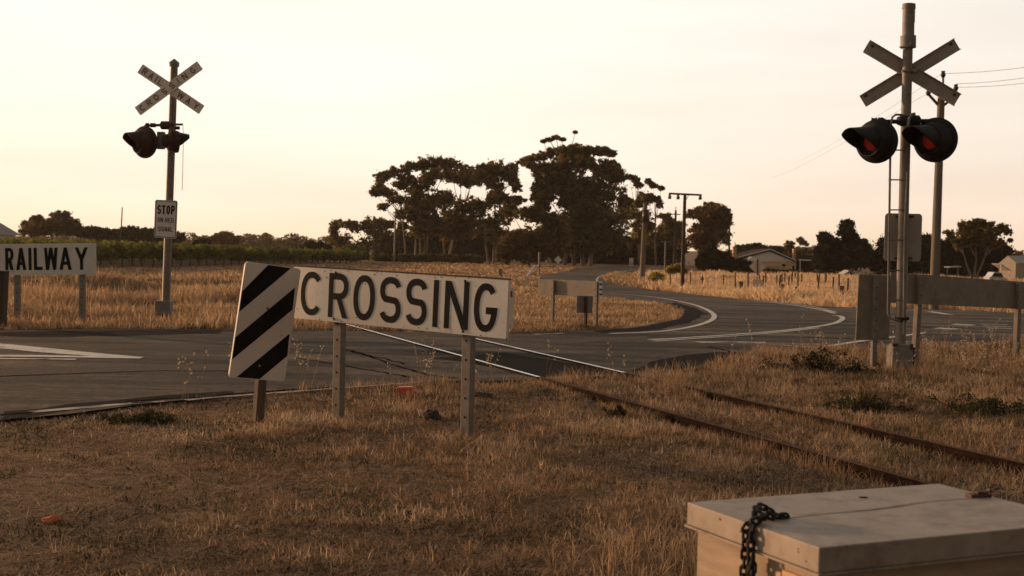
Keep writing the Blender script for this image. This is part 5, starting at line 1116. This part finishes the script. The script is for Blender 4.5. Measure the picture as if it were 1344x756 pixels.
# carport
t = thing('carport', 'dark open carport with pale posts beside the house', 'carport', Vector((zh(940, 340).x, DH-1, -1)))
c0, c1, c2 = zh(800, 232, DH-1), zh(930, 238, DH-1), zh(1092, 275, DH-1)
b = MB(); 
for a, c in ((c0, c1), (c1, c2)): b.beam(Vector((a.x, DH+2.5, a.z)), Vector((c.x, DH+2.5, c.z)), 8, .12, (0, 1, 0))
b.build('roof', HROOF, t); b = MB()
for a, c in ((c0, c1), (c1, c2)): b.beam(Vector((a.x, DH-1.6, a.z+.02)), Vector((c.x, DH-1.6, c.z+.02)), .05, .16, (0, 1, 0))
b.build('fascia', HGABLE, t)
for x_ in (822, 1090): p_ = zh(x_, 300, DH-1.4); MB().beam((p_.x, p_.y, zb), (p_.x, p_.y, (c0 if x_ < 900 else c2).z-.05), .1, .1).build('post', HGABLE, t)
MB().box(((c0.x+c2.x)/2, DH+6.6, .1), ((c2.x-c0.x)/2, 0, 0), (0, .08, 0), (0, 0, 1.1)).build('back_wall', HROOF, t)
tree('low_hedge', 'low dark hedge in front of the house and carport', 'hedge', gb(1045, 165), [(1012, 357, 16, 4, 0), (1035, 358, 18, 4, 0), (1060, 360, 18, 5, 0), (1085, 361, 18, 6, 0)], 165, .35, 110, 80, M=LEAF_DARK, bark=BARKD, tr=.08, dens=1.4, limbs=False)
# little pale hut
Dk = 130; zk = lambda x, y: on(940+x/7.467, 310+y/7.467, Dk)
a, c = zk(1257, 435), zk(1350, 376); ap2 = zk(1310, 342); t = thing('small_hut', 'tiny pale gabled hut at the edge of the tall grass', 'hut', Vector((a.x, Dk, -1)))
b = MB(); P_ = [(a.x, -1.05), (c.x, -1.05), (c.x, c.z), (ap2.x, ap2.z), (a.x, c.z)]; b.add([(q_, Dk, z) for q_, z in P_]+[(q_, Dk+2, z) for q_, z in P_], [(0, 1, 2, 3, 4), (9, 8, 7, 6, 5), (1, 6, 7, 2), (0, 4, 9, 5)]); b.build('wall', ALU, t)
b = MB(); 
for q0, q1 in (((a.x-.1, c.z), (ap2.x, ap2.z+.04)), ((ap2.x, ap2.z+.04), (c.x+.1, c.z))): b.beam((q0[0], Dk+1, q0[1]+.03), (q1[0], Dk+1, q1[1]+.03), 2.3, .05, (0, 1, 0))
b.build('roof', HROOFL, t); MB().box(((a.x+c.x)/2+.1, Dk-.02, -.45), (.22, 0, 0), (0, .015, 0), (0, 0, .5)).build('door', GLASS, t)
# shed at the right edge
De = 140; ze = lambda x, y: on(1190+x/6.87, 270+y/6.87, De)
t = thing('shed', 'pale tin shed at the edge of the picture behind the bare sign back', 'shed', Vector((ze(1050, 640).x, De, -1)))
L_, A_, R_ = ze(885, 520), ze(930, 455), ze(985, 515)
b = MB(); x0, xa, x1 = L_.x, A_.x, R_.x; dx = Vector((9.0, 3.0, 0))        # gable wall and long wall running right
gp = [Vector((x0, De+1.5, zb)), Vector((x1, De, zb)), Vector((x1, De, R_.z)), Vector(((x0+x1)/2, De+.75, A_.z)), Vector((x0, De+1.5, R_.z-.05))]
b.add(gp+[p_+dx for p_ in gp], [(0, 1, 2, 3, 4), (9, 8, 7, 6, 5), (1, 6, 7, 2), (5, 0, 4, 9)]); b.build('wall', SHED, t)
b = MB(); z1 = Vector((0, 0, .06)); e1 = (gp[2]-gp[3])*.12; e2 = (gp[4]-gp[3])*.12
for p_, q_ in ((gp[3], gp[2]+e1), (gp[3], gp[4]+e2)):
    b.add([p_+z1, q_+z1, q_+dx+z1, p_+dx+z1, p_+z1*.2, q_+z1*.2, q_+dx+z1*.2, p_+dx+z1*.2], [(0, 1, 2, 3), (4, 7, 6, 5), (0, 4, 5, 1), (1, 5, 6, 2), (3, 2, 6, 7)])
b.build('roof', HROOFL, t)
t = thing('lean_to', 'small pale lean to roof on posts beside the shed', 'lean to', Vector((ze(880, 590).x, De-3, -1)))
zf = lambda x, y: on(1190+x/6.87, 270+y/6.87, De-3)
p_, q_ = zf(840, 525), zf(932, 585); MB().beam((p_.x, De-2, p_.z), (q_.x, De-2, q_.z), 2.6, .06, (0, 1, 0)).build('roof', HROOFL, t)
for x_ in (850, 928): c_ = zf(x_, 580); MB().beam((c_.x, De-3, zb), (c_.x, De-3, (p_.z if x_ < 900 else q_.z)-.04), .08, .08).build('post', HGABLE, t)
t = thing('awning', 'thin pale awning edge showing among the dark bushes', 'awning', Vector((ze(415, 550).x, De, -1)))
p_, q_ = ze(362, 553), ze(468, 549); MB().beam((p_.x, De, p_.z), (q_.x, De, q_.z), 1.8, .10, (0, 1, 0)).build('roof', HROOFL, t)
for e_ in (p_, q_): MB().beam((e_.x+(.06 if e_ is p_ else -.06), De, zb), (e_.x+(.06 if e_ is p_ else -.06), De, e_.z-.05), .06, .06).build('post', GALVD, t)
# parked car mostly hidden behind the bare sign back
cc = on(1306, 362, 120); t = thing('parked_car', 'silver parked car whose roof shows above the bare sign back', 'car', Vector((cc.x, 120, -1)))
rz = on(1306, 357, 120).z; k_ = (rz+1)/1.45
def carp(P_, y0, y1, nm, M, par): 
    b = MB(); P_ = [(cc.x+a*k_*.45, -1+z*k_) for a, z in P_]; n_ = len(P_); b.add([(a, y0, z) for a, z in P_]+[(a, y1, z) for a, z in P_], [tuple(range(n_)), tuple(range(2*n_-1, n_-1, -1))]+[(i, i+n_, (i+1) % n_+n_, (i+1) % n_) for i in range(n_)]); return b.build(nm, M, par, bevel=.05)
bd_ = carp([(-2.1, .3), (2.1, .3), (2.15, .75), (1.4, .9), (.8, 1.42), (-1.0, 1.45), (-1.7, .95), (-2.15, .85)], 119.2, 120.8, 'body', CARP, t)
carp([(-1.5, .97), (1.25, .93), (.75, 1.34), (-.95, 1.37)], 119.16, 119.19, 'side_window', GLASS, t)
for a in (-1.3, 1.3):
    o = MB().lathe([(-.1, 0), (-.1, .33*k_), (.1, .33*k_), (.1, 0)], (cc.x+a*k_*.45, 119.2, -1+.33*k_), (0, 1, 0), 18).build('wheel', TYRE, t); MB().lathe([(-.115, 0), (-.115, .19*k_), (-.1, .2*k_)], (cc.x+a*k_*.45, 119.2, -1+.33*k_), (0, 1, 0), 14).build('rim', CARP, o)
# house on the left: grey roof
Dv = 150; t = thing('house', 'house at the picture edge whose grey roof shows beyond the vines', 'house', Vector((on(-20, 305, Dv).x, Dv, -1)))
e0, e1_, rg_ = on(-110, 306, Dv), on(-12, 306, Dv), on(-16, 282, Dv+5)
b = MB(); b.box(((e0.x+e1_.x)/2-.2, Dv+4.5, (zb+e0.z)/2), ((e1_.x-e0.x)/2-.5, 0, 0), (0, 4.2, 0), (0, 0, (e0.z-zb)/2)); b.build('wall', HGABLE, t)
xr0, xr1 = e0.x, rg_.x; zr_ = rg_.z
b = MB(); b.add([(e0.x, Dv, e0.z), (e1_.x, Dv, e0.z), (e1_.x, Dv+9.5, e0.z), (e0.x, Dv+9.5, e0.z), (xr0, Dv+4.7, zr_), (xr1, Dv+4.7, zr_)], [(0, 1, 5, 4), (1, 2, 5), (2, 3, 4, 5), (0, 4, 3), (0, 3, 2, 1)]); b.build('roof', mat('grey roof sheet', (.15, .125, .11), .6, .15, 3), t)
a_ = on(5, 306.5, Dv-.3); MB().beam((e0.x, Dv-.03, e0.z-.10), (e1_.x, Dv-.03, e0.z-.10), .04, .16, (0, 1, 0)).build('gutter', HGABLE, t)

# ================================================================== FOREGROUND BOX WITH CHAIN
ZT = .72
def atz(px, py, z): d = ray(px, py); k_ = (z-H)/d.z; return Vector((0, 0, H))+d*k_
NC, LC, FC = atz(1075.5, 719, ZT), atz(902, 659, ZT), atz(1205, 628, ZT)
ul = (LC-NC); wl2 = ul.length; ul.normalize(); vl = Vector((-ul.y, ul.x, 0)); vl = vl if vl.x > 0 else -vl; dl = (FC-LC).dot(vl)
TH = .078
t = thing('wooden_box', 'low timber box with an overhanging pale metal lid in the near corner', 'box', (NC+ul*wl2/2+vl*dl/2)*1.0-Vector((0, 0, ZT+.05)))
cen = NC+ul*wl2/2+vl*dl/2
lid = MB().box(cen-Vector((0, 0, TH/2)), ul*wl2/2, vl*dl/2, Vector((0, 0, TH/2))).build('lid', BOXTOP, t, bevel=.004)
b = MB(); fl = .008
b.box(cen-Vector((0, 0, TH+.004)), ul*(wl2/2+.006), vl*(dl/2+.006), Vector((0, 0, .0035))); b.build('lid_lip', BOXTOP, lid)
ins = .028; zbx = -.1; hz_ = (ZT-TH-.009-zbx)/2
b = MB(); b.box(cen+Vector((0, 0, zbx+hz_-ZT)), ul*(wl2/2-ins), vl*(dl/2-ins), Vector((0, 0, hz_))); b.build('body', BOXSIDE, t, bevel=.003)
# split board at the near corner of the body
face = NC+vl*(ins-.0105)
b = MB()
for s0, s1, z0_, z1_ in ((.035, .10, -.5, -.13), (.104, .20, -.5, -.115), (.205, .235, -.5, -.125)):
    c_ = NC+ul*((s0+s1)/2)+vl*(ins-.006)+Vector((0, 0, (z0_+z1_)/2)); b.box(c_, ul*(s1-s0)/2, vl*.006, Vector((0, 0, (z1_-z0_)/2)))
b.build('splintered_board', mat('split pale timber', (.62, .38, .19), .8, .25, 5, stretch=(1, 1, 5)), t, bevel=.003)
# lug, hole and plate on the lid
h1 = atz(1029, 681, ZT); h2 = atz(1133, 653, ZT); h3 = atz(1284, 652, ZT)
b = MB(); b.lathe([(-.004, 0), (-.004, .016), (.0015, .016), (.0016, 0)], h2, (0, 0, 1), 12); b.build('bolt_hole', BLACK, lid)
b = MB(); b.box(h3+Vector((0, 0, .006)), (.042, .012, 0), (-.006, .02, 0), (.0, 0, .006)); b.box(h3+Vector((.01, -.004, .017)), (.022, .006, 0), (-.003, .011, 0), (.0, 0, .005)); b.build('rusty_hasp', RUSTP, lid, bevel=.003)
st2 = MB(); pp = [h1.lerp(h3, k_/12)+ul*.01*math.sin(k_*.9) for k_ in range(13)]
sl = MB()
for w_, a_, b_ in ((.010, 0, 7), (.006, 4, 12)):
    for k_ in range(a_, b_):
        p_, q_ = pp[k_], pp[k_+1]; n_ = (q_-p_).cross(Vector((0, 0, 1))).normalized()*w_*(1-.5*abs(k_-6)/6); z_ = Vector((0, 0, .0012 if w_ > .008 else .0018)); sl.add([p_-n_+z_, q_-n_*.8+z_, q_+n_*.8+z_, p_+n_+z_], [(0, 1, 2, 3)])
sl.build('rust_stain', mat('rust stain', (.26, .175, .115), .7, .35, 14, dirt=((.33, .255, .19), 8, .42, .6)), lid)
sc_ = MB(); r_ = random.Random(11)
for i in range(16):
    p_ = NC+ul*r_.uniform(.05, wl2-.05)+vl*r_.uniform(.05, dl-.2)+Vector((0, 0, .0009)); a_ = r_.uniform(0, 3.14); d_ = Vector((math.cos(a_), math.sin(a_), 0)); l_ = r_.uniform(.01, .05); n_ = Vector((-d_.y, d_.x, 0))*.0008
    sc_.add([p_-n_, p_+d_*l_-n_*.3, p_+d_*l_+n_*.3, p_+n_], [(0, 1, 2, 3)])
sc_.build('scratches', mat('bright scratch', (.55, .46, .37), .5, .1, 9), lid)
dg = MB()
for i in range(5):
    p_ = NC+ul*r_.uniform(.02, wl2-.02)+vl*-.0012+Vector((0, 0, -r_.uniform(.012, TH-.012))); q_ = r_.uniform(.002, .005); dg.add([p_+ul*math.cos(6.283*k_/8)*q_*1.4+Vector((0, 0, math.sin(6.283*k_/8)*q_)) for k_ in range(8)], [tuple(range(8))])
dg.build('rust_specks', RUSTP, lid)
# chain
def link_mesh():
    b = MB(); n, k2 = 20, 7; hl, hw, r_ = .0145, .0095, .0052; vs, fs = [], []
    for i in range(n):
        a = 2*math.pi*i/n; c_ = Vector((math.cos(a)*hw+0, 0, math.sin(a)*hw+(hl-hw+.004)*(1 if math.sin(a) > 0 else -1))); o_ = Vector((math.cos(a), 0, math.sin(a)))
        for j in range(k2): q_ = 2*math.pi*j/k2; vs.append(c_+o_*math.cos(q_)*r_+Vector((0, 1, 0))*math.sin(q_)*r_)
    for i in range(n):
        for j in range(k2): fs.append((i*k2+j, i*k2+(j+1) % k2, ((i+1) % n)*k2+(j+1) % k2, ((i+1) % n)*k2+j))
    return b.add(vs, fs, True)
LM = link_mesh()
t = thing('chain', 'dark heavy chain draped over the edge of the wooden box lid', 'chain', h1)
def onlid(px, py, dz): return atz(px, py, ZT+dz)+Vector((0, 0, 0))
ed = lambda s_: NC+ul*s_
se = (onlid(992, 690, 0)-NC).dot(ul)
def strand(path, seed):
    r_ = random.Random(seed); P_ = [Vector(p_) for p_ in path]; L_ = [0]
    for a, c_ in zip(P_[:-1], P_[1:]): L_.append(L_[-1]+(c_-a).length)
    s_ = 0; i_ = 0
    while s_ < L_[-1]:
        k_ = max(j for j in range(len(L_)) if L_[j] <= s_+1e-9); k_ = min(k_, len(P_)-2); p_ = P_[k_].lerp(P_[k_+1], (s_-L_[k_])/(L_[k_+1]-L_[k_])); d_ = (P_[k_+1]-P_[k_]).normalized()
        q_ = d_.to_track_quat('Z', 'Y').to_matrix() @ Matrix.Rotation((0 if i_ % 2 else math.pi/2)+.6+r_.uniform(-.35, .35), 3, 'Z')
        b = MB(); b.add([p_+q_ @ Vector(v) for v in LM.v], LM.f, True); b.build('link', CHAIN, t); s_ += .0285; i_ += 1
off_ = vl*-.017
e_ = NC+ul*se
strand([h1+Vector((.0, 0, .008)), onlid(1012, 678, .012), onlid(1000, 674, .016), e_+vl*.03+Vector((0, 0, .022)), e_+off_*.5+Vector((0, 0, .012)), e_+off_+Vector((0, 0, -.03)), e_+off_+ul*-.003+Vector((0, 0, -.085)), e_+off_-vl*.003+ul*-.006+Vector((0, 0, -.20)), e_+off_+Vector((0, 0, -.42))], 1)
strand([onlid(1010, 670, .014), onlid(998, 664, .03), onlid(992, 668, .034), e_+ul*.035+vl*.02+Vector((0, 0, .024)), e_+ul*.03+off_+Vector((0, 0, -.015)), e_+ul*.024+off_*1.3+Vector((0, 0, -.08)), e_+ul*.03+off_*1.3+Vector((0, 0, -.2)), e_+ul*.03+off_*1.2+Vector((0, 0, -.42))], 2)
strand([e_+ul*-.02+off_*1.2+Vector((0, 0, -.10)), e_+ul*-.03+off_*1.5+Vector((0, 0, -.2)), e_+ul*-.03+off_*1.5+Vector((0, 0, -.42))], 3)
b = MB(); b.tube([h1+Vector((.012, .004, .004)), h1+Vector((-.02, .01, .012)), h1+Vector((-.055, .016, .018))], [.004, .006, .008], 8); b.build('hook_end', CHAIN, t)

# ================================================================== DEBRIS
def rock(name, label, cat, px, py, r, M, sq=(1, 1, .6), seed=1, dz=0, sink=.3):
    p = at(px, py, -.05); p.z = float(gz(p.x, p.y)); q = random.Random(seed); bm = bmesh.new(); bmesh.ops.create_icosphere(bm, subdivisions=3, radius=1)
    for v in bm.verts:
        n_ = float(vn(v.co.x*2+seed*7+20, v.co.y*2+v.co.z*1.7+30, 1))*.5+float(vn(v.co.x*5+seed*3+50, v.co.z*5+v.co.y*4+60, 1))*.25
        v.co *= .62+n_*.75; v.co.x *= r*sq[0]; v.co.y *= r*sq[1]; v.co.z *= r*sq[2]
    me = bpy.data.meshes.new(name); bm.to_mesh(me); bm.free(); me.materials.append(M); o = bpy.data.objects.new(name, me); COL.objects.link(o); o.location = p+Vector((0, 0, r*sq[2]*(1-sink)*.6+dz)); return tag(o, label, cat)
rock('orange_stone', 'small orange brick fragment on the bare ground in the near corner', 'stone', 69, 693, .055, ORANGE, (1.1, .8, .6), 3)
rock('soil_clod', 'dark clod in the grass between the CROSSING sign posts', 'clod', 566, 553, .095, CLOD, (1, 1, .75), 5)
rock('soil_clod', 'dark clod in the grass behind the right CROSSING post', 'clod', 634, 525, .09, CLOD, (1.5, 1, .5), 6)
rock('soil_clod', 'dark clod low in the grass below the CROSSING sign', 'clod', 537, 684, .03, CLOD, (.9, .9, 1), 7)
rock('pale_stone', 'small pale stone in the grass below the right CROSSING post', 'stone', 657, 585, .035, ROCK, (1.3, .8, .5), 8)
rock('pale_stone', 'tiny pale pebble on the bare ground left of centre', 'stone', 312, 698, .018, WHITE, (1.1, .9, .7), 9)
rock('rubble_rock', 'grey rubble rock higher in the pile on the grassy bank', 'rock', 277, 385, .30, ROCK, (1.2, 1, .6), 10)
rock('rubble_rock', 'grey rubble rock lower in the pile on the grassy bank', 'rock', 283, 392, .24, ROCK, (1.4, 1, .5), 11)
rock('soil_clod', 'dark rusty clod in the verge beside the mound', 'clod', 1020, 488, .16, CLOD, (1.6, 1, .5), 12)
# red plastic jerry-can scrap
p = at(536, 519, -.03); t = thing('red_plastic_scrap', 'crumpled red plastic container lying by the road edge', 'litter', p)
b = MB(); b.box(p+Vector((-.03, 0, .05)), (.085, -.03, .008), (.015, .06, .0), (-.006, 0, .045)); b.build('container', REDJ, t, bevel=.012)
b = MB(); b.box(p+Vector((.085, .01, .03)), (.045, .01, -.02), (.0, .05, .01), (.012, 0, .018)); b.build('torn_flap', REDJ, t, bevel=.006)
# dark mound plant by the mast
def weed(name, label, px, py, r, hgt, n, seed, M=LEAF_WEED):
    p = at(px, py, -.05); q = np.random.default_rng(seed); C = np.stack([p.x+q.normal(0, r*.5, n), p.y+q.normal(0, r*.35, n), np.abs(q.normal(0, hgt*.4, n))-.03], 1); Rd = np.full((n, 3), r*.16)
    t = thing(name, label, 'plant', (p.x, p.y, -.05)); V, Fc, ti = leaves(C, Rd, 40, .045, seed, .2, asp=.35); np_mesh('leaves', V, Fc, M, t, ti*.7)
    b = MB()
    for c_ in C[::2]: b.tube([(p.x+(c_[0]-p.x)*.3, p.y+(c_[1]-p.y)*.3, -.08), tuple(c_)], [.006, .003], 4)
    b.build('stems', BARKD, t); return t
weed('dark_weed', 'large dark spreading weed on the verge near the bare board back', 1070, 489, .50, .30, 60, 3, LEAF_DARK)
weed('dark_weed', 'dark low weed trailing beside the ladder mast', 1112, 493, .36, .12, 40, 4, LEAF_DARK)
weed('dark_weed', 'dark weed in the grass beyond the far rail, under the mast', 1140, 540, .45, .16, 46, 5)
weed('dark_weed', 'small green weed beside the near rail where the grass begins', 809, 546, .10, .10, 16, 6)
weed('dark_weed', 'dark weed at the picture edge beyond the far rail', 1300, 545, .5, .18, 50, 7)
weed('dark_weed', 'small dark weed by the road edge under the striped board', 190, 556, .3, .06, 30, 8)

# ================================================================== AIR
hz_b = MB().box((0, 245, 13.5), (330, 0, 0), (0, 265, 0), (0, 0, 17.5))
hm = bpy.data.materials.new('evening haze'); hm.use_nodes = True; g = hm.node_tree; g.nodes.clear()
ho = g.nodes.new('ShaderNodeOutputMaterial'); pv = g.nodes.new('ShaderNodeVolumePrincipled'); pv.inputs['Color'].default_value = (.95, .82, .68, 1); pv.inputs['Density'].default_value = .00014; pv.inputs['Anisotropy'].default_value = .35
g.links.new(pv.outputs[0], ho.inputs['Volume'])
o = hz_b.build('haze', hm); o['kind'] = 'stuff'; o['label'] = 'thin warm evening haze over the fields'
